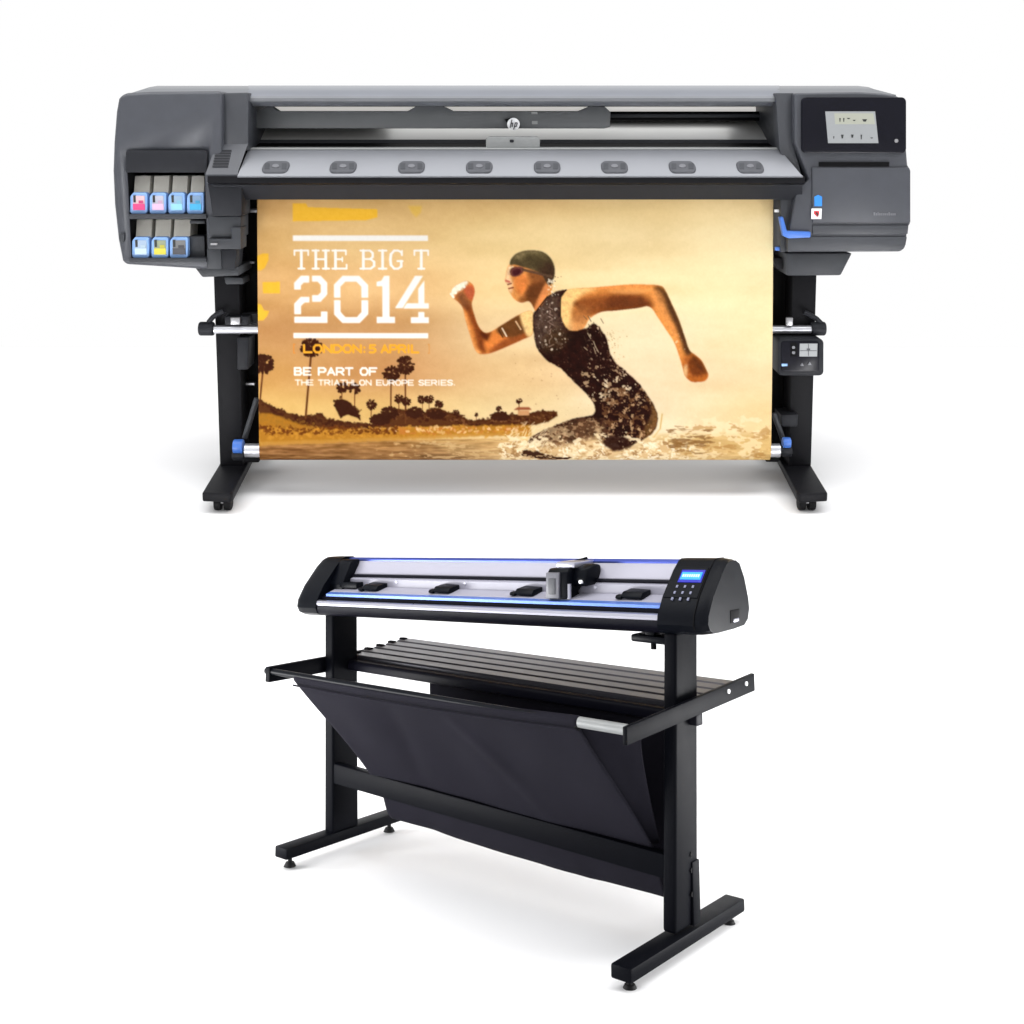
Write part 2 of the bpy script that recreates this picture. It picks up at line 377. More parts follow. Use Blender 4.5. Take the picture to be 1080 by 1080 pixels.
pp('wire_clip', prect(257, 404, 268, 406.2, 4.1, 4.13), 'zinc')
bm = bmesh.new(); path_tube(bm, [(PX(x, y, 4.0)[0], 4.0, PX(x, y, 4.0)[1]) for x, y in ((271,420),(266,436),(258,462))], .010, 12)
pp('support_strut', bm, 'dark2')
bm = bmesh.new(); path_tube(bm, [(PX(x, y, 4.0)[0], 4.0, PX(x, y, 4.0)[1]) for x, y in ((816,436),(822,452),(828,470))], .010, 12)
pp('support_strut', bm, 'dark2')
TY = 3.925
TXa, TZ = PX(259, 475, TY); TXb, _ = PX(822, 474.5, TY)
bm = bmesh.new(); tube(bm, (TXa, TY, TZ), (TXb, TY, TZ), .0245, 40)
spin = pp('take_up_tube', bm, 'chrome')
for x0, x1 in ((246.5, 257), (825, 833.5)):
    bm = bmesh.new(); a, _ = PX(x0, 471, TY+.03); b, _ = PX(x1, 471, TY+.03); zc = PX(0, 471 if x0 < 500 else 467, TY+.03)[1]
    tube(bm, (a, TY+.03, zc), (b, TY+.03, zc), .026 if x0 < 500 else .02); bev(bm, .004)
    hb = pp('spindle_hub', bm, 'blue', spin)
    bm = bmesh.new(); tube(bm, (a-.004, TY+.03, zc-.03), (b+.004, TY+.03, zc-.03), .02); bev(bm, .004)
    pp('hub_latch', bm, 'dark', hb)
pp('tube_rest', prect(257, 482, 273, 488, TY-.0, TY+.1, .004), 'black', spin)
pp('tube_rest', prect(808, 482, 822, 487.5, TY-.0, TY+.1, .004), 'black', spin)
# control box on the right leg
bx = pp('take_up_controller', pprism(roundrect(820.5, 357.5, 869, 396.5, 5), 3.93, 4.03, .006), 'dark')
pp('controller_face', pprism(roundrect(824, 360, 864, 392, 3), 3.925, 3.932, .001), 'gloss', bx)
sc2 = pp('screen', prect(843.5, 362.5, 862, 376, 3.922, 3.926), 'screen', bx)
bm = bmesh.new()
for s in ((852.8,363,852.8,375.5),(844,370,861.5,370)): seg2(bm, *s, .5, 3.919, 3.923)
seg2(bm, 851, 368.5, 854.5, 368.5, 1.6, 3.919, 3.923)
pp('screen_icons', bm, 'pad', sc2)
pp('controller_keypad', prect(834, 361.5, 840.5, 376, 3.922, 3.926), 'black', bx)
for x, y in ((837,366.5),(837,372)): pp('button', pprism(roundrect(x-1.6,y-1.4,x+1.6,y+1.4,1.2), 3.919, 3.923), 'padmark', bx)
pp('button', prect(824.5, 383.8, 830.5, 386.2, 3.921, 3.926), 'skyblue', bx)
for x, y in ((846,384.5),(854,383.5)): pp('button', pprism([(x-2,y+1.4),(x,y-1.8),(x+2,y+1.4)], 3.921, 3.926), 'padmark', bx)
pp('controller_mount', pprism([(835,353),(858,353),(858,358.5),(835,358.5)], 3.99, 4.04), 'black', bx)

# ------------------------------------------------------------------ INK CARTRIDGES (sit in the recess)
def cartridge(x0, x1, yt, yb, ys, sx0, sx1, colour, label):
    Yf = 3.905
    cxm, czm = PX((x0+x1)/2, yb, Yf)
    root = empty('ink_cartridge', (cxm, Yf + .06, czm))
    tag(root, label, 'ink cartridge', 'ink cartridges in the printer recess')
    o = lambda n, bm, m, p=root: obj(n, bm, m, p, root.location)
    bm = pprism([(x0,yt+4),(x0+3.2,yt),(x1-1.5,yt),(x1,yt+1.5),(x1,yb-1.5),(x1-1.5,yb),(x0+1.5,yb),(x0,yb-1.5)], Yf, Yf + .12, .003)
    body = o('front_frame', bm, 'skyblue')
    P0 = [PX(sx0, ys, Yf+.07), PX(sx1, ys, Yf+.07)]; P1 = [PX(sx0-1.2, yt+1, Yf+.025), PX(sx1-1.2, yt+1, Yf+.025)]
    bm = bmesh.new()
    loft(bm, [[(P0[0][0],Yf+.07,P0[0][1]),(P0[1][0],Yf+.07,P0[1][1]),(P0[1][0],Yf+.17,P0[1][1]),(P0[0][0],Yf+.17,P0[0][1])],
              [(P1[0][0],Yf+.025,P1[0][1]),(P1[1][0],Yf+.025,P1[1][1]),(P1[1][0],Yf+.12,P1[1][1]),(P1[0][0],Yf+.12,P1[0][1])]])
    o('carton_sleeve', bm, 'beige')
    up, lo = colour
    o('label_panel', prect(x0+3, yt+3.5, x1-2.5, yt+13, Yf-.003, Yf+.002), mat('label_upper', tuple(int(q*.84) for q in up), .5), body)
    o('colour_label', prect(x0+3, yt+12, x1-2.5, yt+18.5, Yf-.0045, Yf+.002), mat('label_lower', tuple(int(q*.86) for q in lo), .5), body)
    o('label_slot', prect(x0+3.4, yt+3, x0+5.8, yt+10.5, Yf-.0045, Yf+.002), 'ink', body)
    o('label_text', prect(x0+9, yt+8.5, x1-4, yt+11.5, Yf-.0045, Yf+.002), mat('label_text_ink', tuple(int(v*.75) for v in lo), .5), body)
cx4 = [(137.2,155),(157.6,175),(177.4,194.6),(197,214.6)]
cols_up = [((226,190,196),(226,66,128)),((190,190,205),(228,190,220)),((150,180,210),(150,215,240)),((130,160,195),(60,176,226))]
labs_up = ['cartridge with magenta label at the left end of the upper rack row','cartridge with pale pink label, second in the upper rack row',
           'cartridge with pale cyan label, third in the upper rack row','cartridge with strong cyan label at the right end of the upper rack row']
for (a, b), c, l in zip(cx4, cols_up, labs_up): cartridge(a, b, 203, 225.5, 185.5, a+5.2, b+3.6 if b < 210 else b+1.5, c, l)
cx3 = [(139.2,157),(159.5,177.2),(179,198)]
cols_lo = [((170,190,215),(205,228,245)),((150,160,130),(226,214,70)),((120,120,120),(70,70,76))]
labs_lo = ['cartridge with clear white label at the left end of the lower rack row','cartridge with yellow label in the middle of the lower rack row',
           'cartridge with black label beside the empty slot of the lower rack row']
for (a, b), c, l in zip(cx3, cols_lo, labs_lo): cartridge(a, b, 250, 272, 231.5, a+5.2, b+3.4, c, l)

# ------------------------------------------------------------------ POSTER ARTWORK (painted into a grid, print on paper)
K = 2.8
PX0, PY0, PX1, PY1 = 271.0, 206.0, 815.5, 487.0
CW, CH = int((PX1-PX0)*K), int((PY1-PY0)*K)
gx, gy = np.meshgrid((np.arange(CW)+.5)/K + PX0, (np.arange(CH)+.5)/K + PY0)
rng = np.random.default_rng(3)
def interp_grid(xs, ys, G, X, Y):
    G = np.array(G, float)
    ix = np.clip(np.searchsorted(xs, X) - 1, 0, len(xs)-2); iy = np.clip(np.searchsorted(ys, Y) - 1, 0, len(ys)-2)
    xs, ys = np.array(xs, float), np.array(ys, float)
    fx = np.clip((X - xs[ix])/(xs[ix+1]-xs[ix]), 0, 1); fy = np.clip((Y - ys[iy])/(ys[iy+1]-ys[iy]), 0, 1)
    fx = fx*fx*(3-2*fx); fy = fy*fy*(3-2*fy)
    if G.ndim == 3: fx, fy = fx[..., None], fy[..., None]
    return (G[iy, ix]*(1-fx)*(1-fy) + G[iy, ix+1]*fx*(1-fy) + G[iy+1, ix]*(1-fx)*fy + G[iy+1, ix+1]*fx*fy)
def noise(sx, sy, seed):
    r = np.random.default_rng(seed); nx, ny = int((PX1-PX0)/sx)+3, int((PY1-PY0)/sy)+3
    return interp_grid(list(PX0 + np.arange(nx)*sx), list(PY0 + np.arange(ny)*sy), r.random((ny, nx)), gx, gy)
sky_x = [271, 400, 540, 680, 816]; sky_y = [206, 250, 300, 345, 390, 430]
SKY = [[(206,160,100),(222,180,115),(236,196,132),(245,212,150),(247,217,160)],
       [(226,182,118),(238,199,136),(246,214,152),(251,224,168),(252,230,178)],
       [(222,172,110),(236,190,130),(247,213,153),(252,227,173),(254,233,182)],
       [(188,136,82),(198,147,93),(237,206,156),(245,227,186),(248,225,175)],
       [(206,155,90),(198,143,88),(228,190,135),(240,213,172),(240,212,165)],
       [(222,180,105),(225,185,115),(236,208,155),(241,219,180),(236,205,150)]]
IMG = interp_grid(sky_x, sky_y, SKY, gx, gy)
IMG += (noise(60, 14, 1) - .5)[..., None]*np.array((14, 16, 18)) + (noise(9, 5, 2) - .5)[..., None]*5
def blur(a, r):
    r = int(round(r))
    if r < 1: return a
    for ax in (0, 1):
        for _ in range(2):
            p = np.pad(a, [(r+1, r) if i == ax else (0, 0) for i in range(a.ndim)], mode='edge'); c = np.cumsum(p, axis=ax)
            n = 2*r + 1
            a = (np.take(c, range(n, c.shape[ax]), axis=ax) - np.take(c, range(0, c.shape[ax]-n), axis=ax))/n
    return a
def window(x0, y0, x1, y1, pad):
    a, b = max(0, int((x0-pad-PX0)*K)), min(CW, int((x1+pad-PX0)*K)+2)
    c, d = max(0, int((y0-pad-PY0)*K)), min(CH, int((y1+pad-PY0)*K)+2)
    return slice(c, max(c+1, d)), slice(a, max(a+1, b))
def smooth_poly(pts, n=4):                             # Catmull-Rom through the points
    P = [np.array(p, float) for p in pts]; out = []; L = len(P)
    for i in range(L):
        p0, p1, p2, p3 = P[i-1], P[i], P[(i+1) % L], P[(i+2) % L]
        for k in range(n):
            t = k/n
            out.append(.5*((2*p1) + (-p0+p2)*t + (2*p0-5*p1+4*p2-p3)*t*t + (-p0+3*p1-3*p2+p3)*t**3))
    return out
WX = (noise(4, 4, 101) - .5)*1.0 + (noise(1.6, 1.6, 103) - .5)*.7
WY = (noise(4, 4, 102) - .5)*1.0 + (noise(1.6, 1.6, 104) - .5)*.7
WARP = 0.0
def fbm(sx, sy, seed): return noise(sx, sy, seed)*.5 + noise(sx/2.1, sy/2.1, seed+1)*.3 + noise(sx/4.3, sy/4.3, seed+2)*.2
def polymask(pts, soft=.4):
    xs, ys = [p[0] for p in pts], [p[1] for p in pts]
    w = window(min(xs), min(ys), max(xs), max(ys), 3*soft + 1)
    X, Y = gx[w] + WX[w]*WARP, gy[w] + WY[w]*WARP; ins = np.zeros(X.shape, bool); n = len(pts)
    for i in range(n):
        x0, y0 = pts[i]; x1, y1 = pts[(i+1) % n]
        if y0 == y1: continue
        c = ((y0 > Y) != (y1 > Y)) & (X < (x1-x0)*(Y-y0)/(y1-y0) + x0)
        ins ^= c
    return w, blur(ins.astype(float), soft*K*.7)
def comp(w, m, c, a=1.0):
    c = np.array(c, float); IMG[w] = IMG[w]*(1-(m*a)[..., None]) + (c if c.ndim == 3 else c)*(m*a)[..., None]
def poly(pts, c, soft=.4, a=1.0, sm=False):
    w, m = polymask(smooth_poly(pts) if sm else pts, soft); comp(w, m, c, a)
def inside(pts, shapes, sm=True, soft=.4):             # shade shapes clipped to an outline
    w, m = polymask(smooth_poly(pts) if sm else pts, soft)
    for sp, c, sf, a in shapes:
        w2, m2 = polymask(smooth_poly(sp), sf*1.35 + .3)
        full = np.zeros((CH, CW)); full[w2] = m2; comp(w, m*full[w], c, a)
def stroke(x0, y0, x1, y1, wd, c, a=1.0, soft=.35):
    w = window(min(x0,x1), min(y0,y1), max(x0,x1), max(y0,y1), wd + 1.5)
    X, Y = gx[w], gy[w]; dx, dy = x1-x0, y1-y0; L = dx*dx + dy*dy + 1e-9
    t = np.clip(((X-x0)*dx + (Y-y0)*dy)/L, 0, 1)
    comp(w, np.clip((wd/2 - np.hypot(X-x0-t*dx, Y-y0-t*dy))/soft + .5, 0, 1), c, a)
def dots(n, fx, r0, r1, c, a0=.4, a1=1.0):
    for _ in range(n):
        p = fx()
        if p is None: continue
        r = r0 + (r1-r0)*rng.random()**3
        stroke(p[0], p[1], p[0] + (rng.random()-.5)*r*2, p[1] + (rng.random()-.5)*r*3, r*2, c, a0 + (a1-a0)*rng.random())
# water and beach
wl = 455
sea = interp_grid([271,400,480,540,640,740,816], [452,463,472,480,487],
    [[(176,128,66),(176,128,66),(205,160,90),(226,190,130),(235,205,150),(222,188,128),(226,190,128)],
     [(158,110,60),(165,118,66),(168,128,78),(196,156,100),(238,214,170),(205,166,104),(222,184,118)],
     [(140,95,54),(150,106,62),(150,112,70),(188,150,98),(240,220,178),(214,176,116),(220,182,116)],
     [(128,86,46),(140,98,56),(148,110,70),(196,160,112),(236,212,168),(226,192,134),(216,176,110)],
     [(88,56,28),(94,62,32),(112,78,46),(196,160,112),(230,204,160),(222,186,128),(206,164,98)]], gx, gy)
m = np.clip((gy - (460.5 - (gx-271)*.018))/1.6, 0, 1)*(gx < 560) + np.clip((gy - (453 - 3*noise(7, 30, 9) - np.clip((gx-740)/80,0,1)*4))/5, 0, 1)*(gx >= 560)
IMG[:] = IMG*(1-m[..., None]) + sea*m[..., None]
str_ = (noise(22, 1.6, 21)*.6 + noise(7, 1.2, 22)*.4) - .5
IMG += (m*str_)[..., None]*np.array((96, 84, 62))*(gx < 640)[..., None] + (m*str_)[..., None]*np.array((40, 40, 36))*(gx >= 640)[..., None]
hill = [(271,416),(277,419),(283,423.5),(292,426.5),(300,430),(312,432.5),(318,434.5),(324,433.5),(330,434),(333,431),(338,431),(343,436),(352,438),(362,439.5),(378,441.5),(392,442),(396,436),(404,434),(410,430),(420,427),(431,427.5),(440,430),(446,431),(452,427),(458,425),(466,427),(472,430),(480,431),(486,433),(492,437),(498,439.5),(505,437.5),(516,437.5),(519,433),(523,431),(530,432),(537,432.5),(546,433),(556,432),(566,430),(574,428.5),(581,429),(588,430),(588,434),(578,440),(566,443),(545,444.5),(500,444.5),(440,445),(400,446),(330,449),(271,447)]
WARP = 1.2
poly(hill, (88,48,22), .7)
def rag(n, x0, x1, y0f, s, c, a=.9):
    for _ in range(n):
        x = x0 + (x1-x0)*rng.random(); y = y0f(x) + (rng.random()-.5)*s
        stroke(x, y, x + rng.normal()*1.5, y + rng.normal()*.8, 1.2 + 1.6*rng.random(), c, a*(.5+.5*rng.random()))
hx = [p[0] for p in hill[:43]]; hy = [p[1] for p in hill[:43]]
rag(260, 272, 585, lambda x: np.interp(x, hx, hy) + 1, 3, (70,34,16))
rag(150, 272, 585, lambda x: np.interp(x, hx, hy) + 6, 6, (60,26,12))
rag(60, 400, 585, lambda x: np.interp(x, hx, hy) + 6, 6, (150,96,60), .5)
poly([(271,431),(285,431),(300,437),(318,443),(340,446.5),(380,447.5),(400,446),(480,444),(560,443),(560,455),(480,454),(400,459),(330,461.5),(271,463)], (178,118,34), 1.0, .95)
rag(260, 272, 555, lambda x: 452 - (x-272)*.012, 12, (214,150,52), .6)
rag(200, 272, 420, lambda x: 449 - (x-272)*.01, 9, (104,52,18), .9)
rag(90, 420, 555, lambda x: 449, 7, (196,120,50), .8)
rag(60, 400, 555, lambda x: 448, 6, (246,206,150), .7)
rag(60, 272, 330, lambda x: 437 + (x-272)*.15, 10, (160,110,36), .7)
poly([(271,461),(340,458.5),(420,455.5),(490,452.5),(556,451),(556,453),(490,455.5),(420,459),(340,462),(271,465)], (196,142,62), .8, .9)
# palms
DK = (58,26,13)
def palm(cx, cy, rx, ry, bx, by, w=1.4):
    stroke(cx, cy, bx, by, w, (104,58,30))
    for k in range(int(26 + rx*8)):
        a = rng.random()*2*PI; r = math.sqrt(rng.random())
        x, y = cx + math.cos(a)*rx*r, cy + math.sin(a)*ry*r*(1 if math.sin(a) < 0 else .85)
        stroke(x, y, x + math.cos(a)*rx*.22, y + math.sin(a)*ry*.22 + .4, rx*.22 + .4, DK, .85)
palm(277,380,9.5,9,273,416,1.8); palm(328,363,9.5,8.5,321,436,2.2); palm(360,404,5.5,5,359.5,420,1); palm(373.5,405,5.5,5,373,428,1)
palm(391,422,4.6,5,390.5,434,.9); palm(412,389.5,7.5,7,411.5,427,1.5); palm(427,381.5,8,8.5,427,441,1.6); palm(420,415.5,4,4.2,420,428,.9)
palm(428,418.5,4,4,427.5,428,.8); palm(445,416,4.2,4,445,428,.6); palm(452,416,4.2,4,452,428,.6); palm(462.5,421,4,3.6,462.5,428,.8)
palm(480.5,430,3,2.8,480.5,434,.6); palm(502,432,1.6,1.8,502,439,.5); palm(526,426,2.6,2.4,526.5,434,.6); palm(547.5,418,2.6,2.6,547,432,.8)
poly([(352,418),(355,416.5),(362,416.5),(369,420),(374,426),(378.5,433),(379.5,438),(374,434.5),(366,432.5),(361,434),(358,437),(356,431),(352,424)], DK, .6)
WARP = 0.0
rag(70, 351, 379, lambda x: 419 + max(0, x-360)*.75, 8, DK)
for c in ((410,431,8,6),(437,430,8,5),(400,437,9,5),(460,432,8,4),(528,434,8,4)): palm(c[0], c[1], c[2], c[3], c[0], c[1]+2, .5)
poly([(541.5,427.5),(546,424.5),(558,424.5),(561,427.5)], (150,80,50), .5); poly([(546,428),(558,428),(558,433),(546,433)], (206,150,100), .5)
# yellow blocks
YL = (250,192,58)
poly([(309,214.5),(323,214.5),(325,218.5),(398,220.5),(398,229),(386,232),(309,233)], YL, .7)
poly([(430,217),(445,217),(444,224),(439,229),(434,224)], (240,194,80), .8, .7)
poly([(271,268.5),(277,266),(283,266),(283,273),(279,281),(275,283.5),(271,283)], YL, .5)
poly([(276.5,295.5),(295,295),(295,307),(277,307)], YL, .5)
poly([(271,317.5),(275,318.5),(278,324.5),(283.5,325),(281,331),(277,335),(271,335)], YL, .6)
# lettering
WH = (255,250,242)
poly([(309,247.3),(451.5,247.3),(451.5,253.2),(309,253.2)], WH, .3); poly([(309,347.8),(451.5,347.8),(451.5,353.2),(309,353.2)], WH, .3)
for q in ([(310,303),(310,296),(317,289),(326,289),(326,296),(320,296),(317,299),(317,303)],
          [(329,289),(338,289),(345,296),(345,308),(338,315.5),(329,315.5),(329,309),(335,309),(338,306),(338,298),(335,295),(329,295)],
          [(326,310.5),(326,316.5),(321,316.5),(317,320),(317,328.5),(310,328.5),(310,317.5),(317,310.5)],
          [(310,331),(338,331),(338,325.5),(345,325.5),(345,337.5),(310,337.5)],
          [(352,311.5),(352,298),(361,289),(379,289),(388,298),(388,311.5),(381,311.5),(381,300),(376,295),(364,295),(359,300),(359,311.5)],
          [(352,314),(352,328.5),(361,337.5),(379,337.5),(388,328.5),(388,314),(381,314),(381,326),(376,331.5),(364,331.5),(359,326),(359,314)],
          [(397,295),(402,294),(405,289),(410.5,289),(410.5,331),(416.5,331),(416.5,337.5),(397,337.5),(397,331),(403,331),(403,299.5),(397,299.5)],
          [(437.5,289),(446,289),(424.5,322),(416.5,322)], [(441,302),(447.5,293.5),(447.5,317),(452,317),(452,322.5),(425,322.5),(429,317),(441,317)],
          [(441,326),(447.5,326),(447.5,331.5),(452,331.5),(452,337.5),(433,337.5),(433,331.5),(441,331.5)]):
    poly(q, WH, .3)
def slab(x0, x1, segs, y0=263, y1=281.5, w=2.4):
    for a, b, c, d, k in segs:
        stroke(x0+(x1-x0)*a, y0+(y1-y0)*b, x0+(x1-x0)*c, y0+(y1-y0)*d, w*k, WH)
T_ = [(0,0,1,0,.8),(.5,0,.5,1,1.2),(.28,1,.72,1,.8),(0,0,0,.25,.7),(1,0,1,.25,.7)]
H_ = [(.2,0,.2,1,1.2),(.8,0,.8,1,1.2),(.2,.48,.8,.48,.8),(0,0,.38,0,.8),(.62,0,1,0,.8),(0,1,.38,1,.8),(.62,1,1,1,.8)]
E_ = [(.22,0,.22,1,1.2),(0,0,.95,0,.8),(0,1,1,1,.8),(.22,.48,.7,.48,.8),(.95,0,.95,.22,.7),(1,.78,1,1,.7),(.7,.38,.7,.6,.6)]
B_ = [(.22,0,.22,1,1.2),(0,0,.7,0,.8),(0,1,.75,1,.8),(.22,.47,.75,.47,.8),(.7,0,.9,.14,.9),(.9,.14,.9,.36,1),(.9,.36,.7,.47,.9),(.75,.47,1,.62,.9),(1,.62,1,.85,1.1),(1,.85,.75,1,.9)]
I_ = [(.5,0,.5,1,1.2),(0,0,1,0,.8),(0,1,1,1,.8)]
G_ = [(.95,.25,.9,.08,.8),(.9,.08,.65,0,.9),(.65,0,.35,0,.9),(.35,0,.1,.2,1),(.1,.2,.05,.5,1.2),(.05,.5,.1,.8,1.2),(.1,.8,.35,1,1),(.35,1,.65,1,.9),(.65,1,.9,.88,.9),(.9,.88,.9,.58,1.1),(.6,.58,1,.58,.8),(.97,0,.97,.25,.6)]
slab(310.5, 325, T_); slab(329.5, 347, H_); slab(350.5, 365.5, E_); slab(380, 394.5, B_); slab(399.5, 407.5, I_); slab(411, 424.5, G_); slab(437, 451.5, T_)
FONT = {'L':[(0,0,0,1),(0,1,1,1)],'O':[(.25,0,.75,0),(.75,0,1,.3),(1,.3,1,.7),(1,.7,.75,1),(.75,1,.25,1),(.25,1,0,.7),(0,.7,0,.3),(0,.3,.25,0)],
 'N':[(0,1,0,0),(0,0,1,1),(1,1,1,0)],'D':[(0,0,0,1),(0,0,.6,0),(.6,0,1,.3),(1,.3,1,.7),(1,.7,.6,1),(.6,1,0,1)],':':[(.4,.3,.4,.35),(.4,.9,.4,.95)],
 '5':[(.95,0,.1,0),(.1,0,.05,.45),(.05,.45,.7,.42),(.7,.42,1,.6),(1,.6,1,.8),(1,.8,.7,1),(.7,1,0,1)],'1':[(.1,.2,.5,0),(.5,0,.5,1)],'A':[(0,1,.5,0),(.5,0,1,1),(.2,.68,.8,.68)],'P':[(0,1,0,0),(0,0,.75,0),(.75,0,1,.2),(1,.2,1,.4),(1,.4,.75,.58),(.75,.58,0,.58)],
 'R':[(0,1,0,0),(0,0,.75,0),(.75,0,1,.2),(1,.2,1,.38),(1,.38,.75,.55),(.75,.55,0,.55),(.55,.55,1,1)],'I':[(.5,0,.5,1)],'B':[(0,0,0,1),(0,0,.75,0),(.75,0,.9,.25),(.9,.25,.75,.48),(.75,.48,0,.48),(.75,.48,1,.74),(1,.74,.75,1),(.75,1,0,1)],
 'E':[(0,0,0,1),(0,0,1,0),(0,.5,.85,.5),(0,1,1,1)],'T':[(0,0,1,0),(.5,0,.5,1)],'F':[(0,0,0,1),(0,0,1,0),(0,.5,.8,.5)],'H':[(0,0,0,1),(1,0,1,1),(0,.5,1,.5)],
 'U':[(0,0,0,.7),(0,.7,.25,1),(.25,1,.75,1),(.75,1,1,.7),(1,.7,1,0)],'S':[(1,.15,.7,0),(.7,0,.25,0),(.25,0,0,.25),(0,.25,.3,.48),(.3,.48,.75,.54),(.75,.54,1,.75),(1,.75,.75,1),(.75,1,.25,1),(.25,1,0,.85)],
 '.':[(.3,.95,.35,.95)],'[':[(.6,-.15,.2,-.15),(.2,-.15,.2,1.15),(.2,1.15,.6,1.15)],']':[(.4,-.15,.8,-.15),(.8,-.15,.8,1.15),(.8,1.15,.4,1.15)]}
WID = {'I':.35, '1':.6, ':':.35, '.':.3, ' ':.55, '[':.5, ']':.5}
def text(s, x0, x1, y0, y1, w, c, a=1.0, gap=.32):
    tot = sum(WID.get(ch, 1) + gap for ch in s) - gap; u = (x1-x0)/tot; x = x0
    for ch in s:
        cw = WID.get(ch, 1)*u
        for q in FONT.get(ch, []): stroke(x+q[0]*cw, y0+q[1]*(y1-y0), x+q[2]*cw, y0+q[3]*(y1-y0), w, c, a, .3)
        x += cw + gap*u
OR = (244,172,48)
text('[', 308.5, 311.5, 360.5, 367.5, 1.0, (232,140,50)); text(']', 450, 453, 360.5, 367.5, 1.0, (226,150,70), .7)
text('LONDON:', 320, 385.5, 360.3, 367.7, 2.3, OR); text('5', 389.5, 395.5, 360.3, 367.7, 2.3, OR); text('APRIL', 402, 441, 360.3, 367.7, 2.3, OR)
text('BE PART OF', 310, 396.5, 384, 391, 2.0, WH, .95); text('THE TRIATHLON EUROPE SERIES.', 310.5, 480, 396.5, 401.5, 1.35, WH, .8)

# the runner
SK, SKL, SKD = (228,142,66), (252,206,132), (112,54,22)
rarm = [(590,318),(592,309),(597,304),(606,302),(625,301),(645,299.5),(662,298),(682,298),(696,299),(701,303),(708,317),(716,334),(722,351),(727,365),(733,370),(740,376),(745,385),(747.5,391.5),(744,397),(736,398.3),(729,397.5),(723,392),(720.5,384),(716,370),(711,357),(703,345),(694,332),(685,320.5),(672,322),(650,324.5),(634,326),(622,333),(617,341),(610,346.5),(598,344),(591,332)]
poly(rarm, SK, .5, 1, True)
inside(rarm, [([(588,300),(612,300),(630,302),(612,310),(603,326),(604,346),(590,346)], SKL, 2, .9),
              ([(605,316),(625,312),(650,309),(672,309),(686,316),(684,323),(650,327),(625,329),(612,325)], SKD, 1.6, .85),
              ([(630,318),(660,314),(684,318),(684,323),(640,328)], (84,36,18), 1.5, .6),
              ([(600,345),(605,330),(620,333),(612,348)], (214,150,90), 1.5, .7),
              ([(690,302),(700,302),(712,325),(724,352),(730,370),(722,366),(714,345),(702,325)], (86,52,26), 1.6, .9),
              ([(622,300),(660,297),(690,298),(660,303)], (240,150,78), 1.2, .8),
              ([(722,372),(736,370),(744,380),(748,391),(742,399),(728,399),(720,388)], (168,88,34), 1.6, .85),
              ([(726,376),(737,375),(743,386),(738,393),(729,389)], (104,48,18), 1.4, .85),
              ([(730,370),(740,377),(747,389),(743,390),(734,380)], (88,44,18), 1.0, .7),
              ([(728,394),(745,391),(745,398),(731,400)], (176,92,32), 1, .7),
              ([(721,384),(725,380),(725,392),(722,392)], (244,200,140), .8, .8)])
for k in range(3): stroke(730+k*4.6, 387+k*1.2, 732+k*4, 393, 1.4, (120,58,24), .35)
dots(26, lambda: (712 + rng.normal()*6 + 4, 345 + rng.random()*30), .3, .9, (246,226,190))
larm = [(475,309),(478,301),(485,296.5),(492,294),(498.5,298),(500.5,305),(498.5,313),(497.5,319),(500,329),(504,340),(510,347),(517,346.5),(530,339),(548,328.5),(560,325),(563,334),(561,349),(552,354),(535,361.5),(520,367.5),(512,369.5),(505,369),(500,363),(496,351),(491,335),(487.5,321),(481,314)]
poly(larm, (214,128,58), .5, 1, True)
inside(rarm, [([(612,312),(640,306),(668,306),(690,312),(688,322),(650,325),(622,330)], (150,82,36), 2.2, .55),
              ([(640,312),(668,309),(682,314),(680,321),(646,322)], (92,42,20), 2.0, .55),
              ([(604,322),(614,318),(624,326),(614,338),(604,334)], (160,96,48), 1.6, .6),
              ([(700,304),(709,317),(717,336),(723,352),(729,368),(724,370),(718,352),(710,334),(703,318)], (70,40,20), 1.4, .75),
              ([(686,306),(696,304),(704,322),(714,346),(720,366),(715,360),(704,342),(694,326)], (242,158,84), 1.6, .6)])
inside(larm, [([(474,302),(486,294),(494,294),(490,301),(482,306),(476,311)], (255,244,216), .8, 1),
              ([(489,302),(497,298),(501,304),(499,313),(492,312)], (196,92,56), 1, .95),
              ([(481,309),(488,305),(493,313),(498,317),(496,324),(488,322)], (120,70,40), 1.2, .85),
              ([(490,318),(499,326),(507,342),(516,350),(512,368),(505,364),(500,345)], (112,48,18), 1.6, .85),
              ([(488,326),(492,332),(500,360),(507,368),(500,366)], (244,170,96), 1.0, .9),
              ([(511,352),(530,346),(548,346),(552,354),(520,367),(512,366)], (226,128,56), 1.4, .9),
              ([(518,364),(535,353),(556,346),(560,352),(520,371)], (132,64,28), 1.4, .8),
              ([(525,341),(548,329),(556,345),(540,352),(528,350)], (96,56,26), .8, .92),
              ([(548,326),(562,324),(562,350),(555,350)], (248,206,136), 1, .95),
              ([(506,346),(513,349),(518,346),(513,356)], (70,26,10), 1, .8)])
for x, y in ((478,303),(482,299.5),(487,297),(475.5,307.5)): stroke(x, y, x+2.6, y+3.4, 2.4, (255,246,222), .95)
stroke(480,311,486,308,.8,(150,90,60),.8); stroke(486,308,489,303,.8,(150,90,60),.8)
stroke(529.5,343,534,351,1.6,(250,226,190),.9); stroke(544,336,549,344,1.6,(240,200,150),.9); stroke(526,345,530,352,1.4,(80,44,20),.9)
def grain(pts, amp, seed, sm=True):
    w, m = polymask(smooth_poly(pts), .5); n = (fbm(5, 4, seed)[w] - .5)*2*amp + (noise(1.2, 1.2, seed+7)[w] - .5)*amp
    IMG[w] *= 1 + (m*n)[..., None]
grain(rarm, .13, 301); grain(larm, .12, 311)
poly([(640,305),(668,302),(690,303),(668,308)], (250,178,104), 1.5, .5, True)
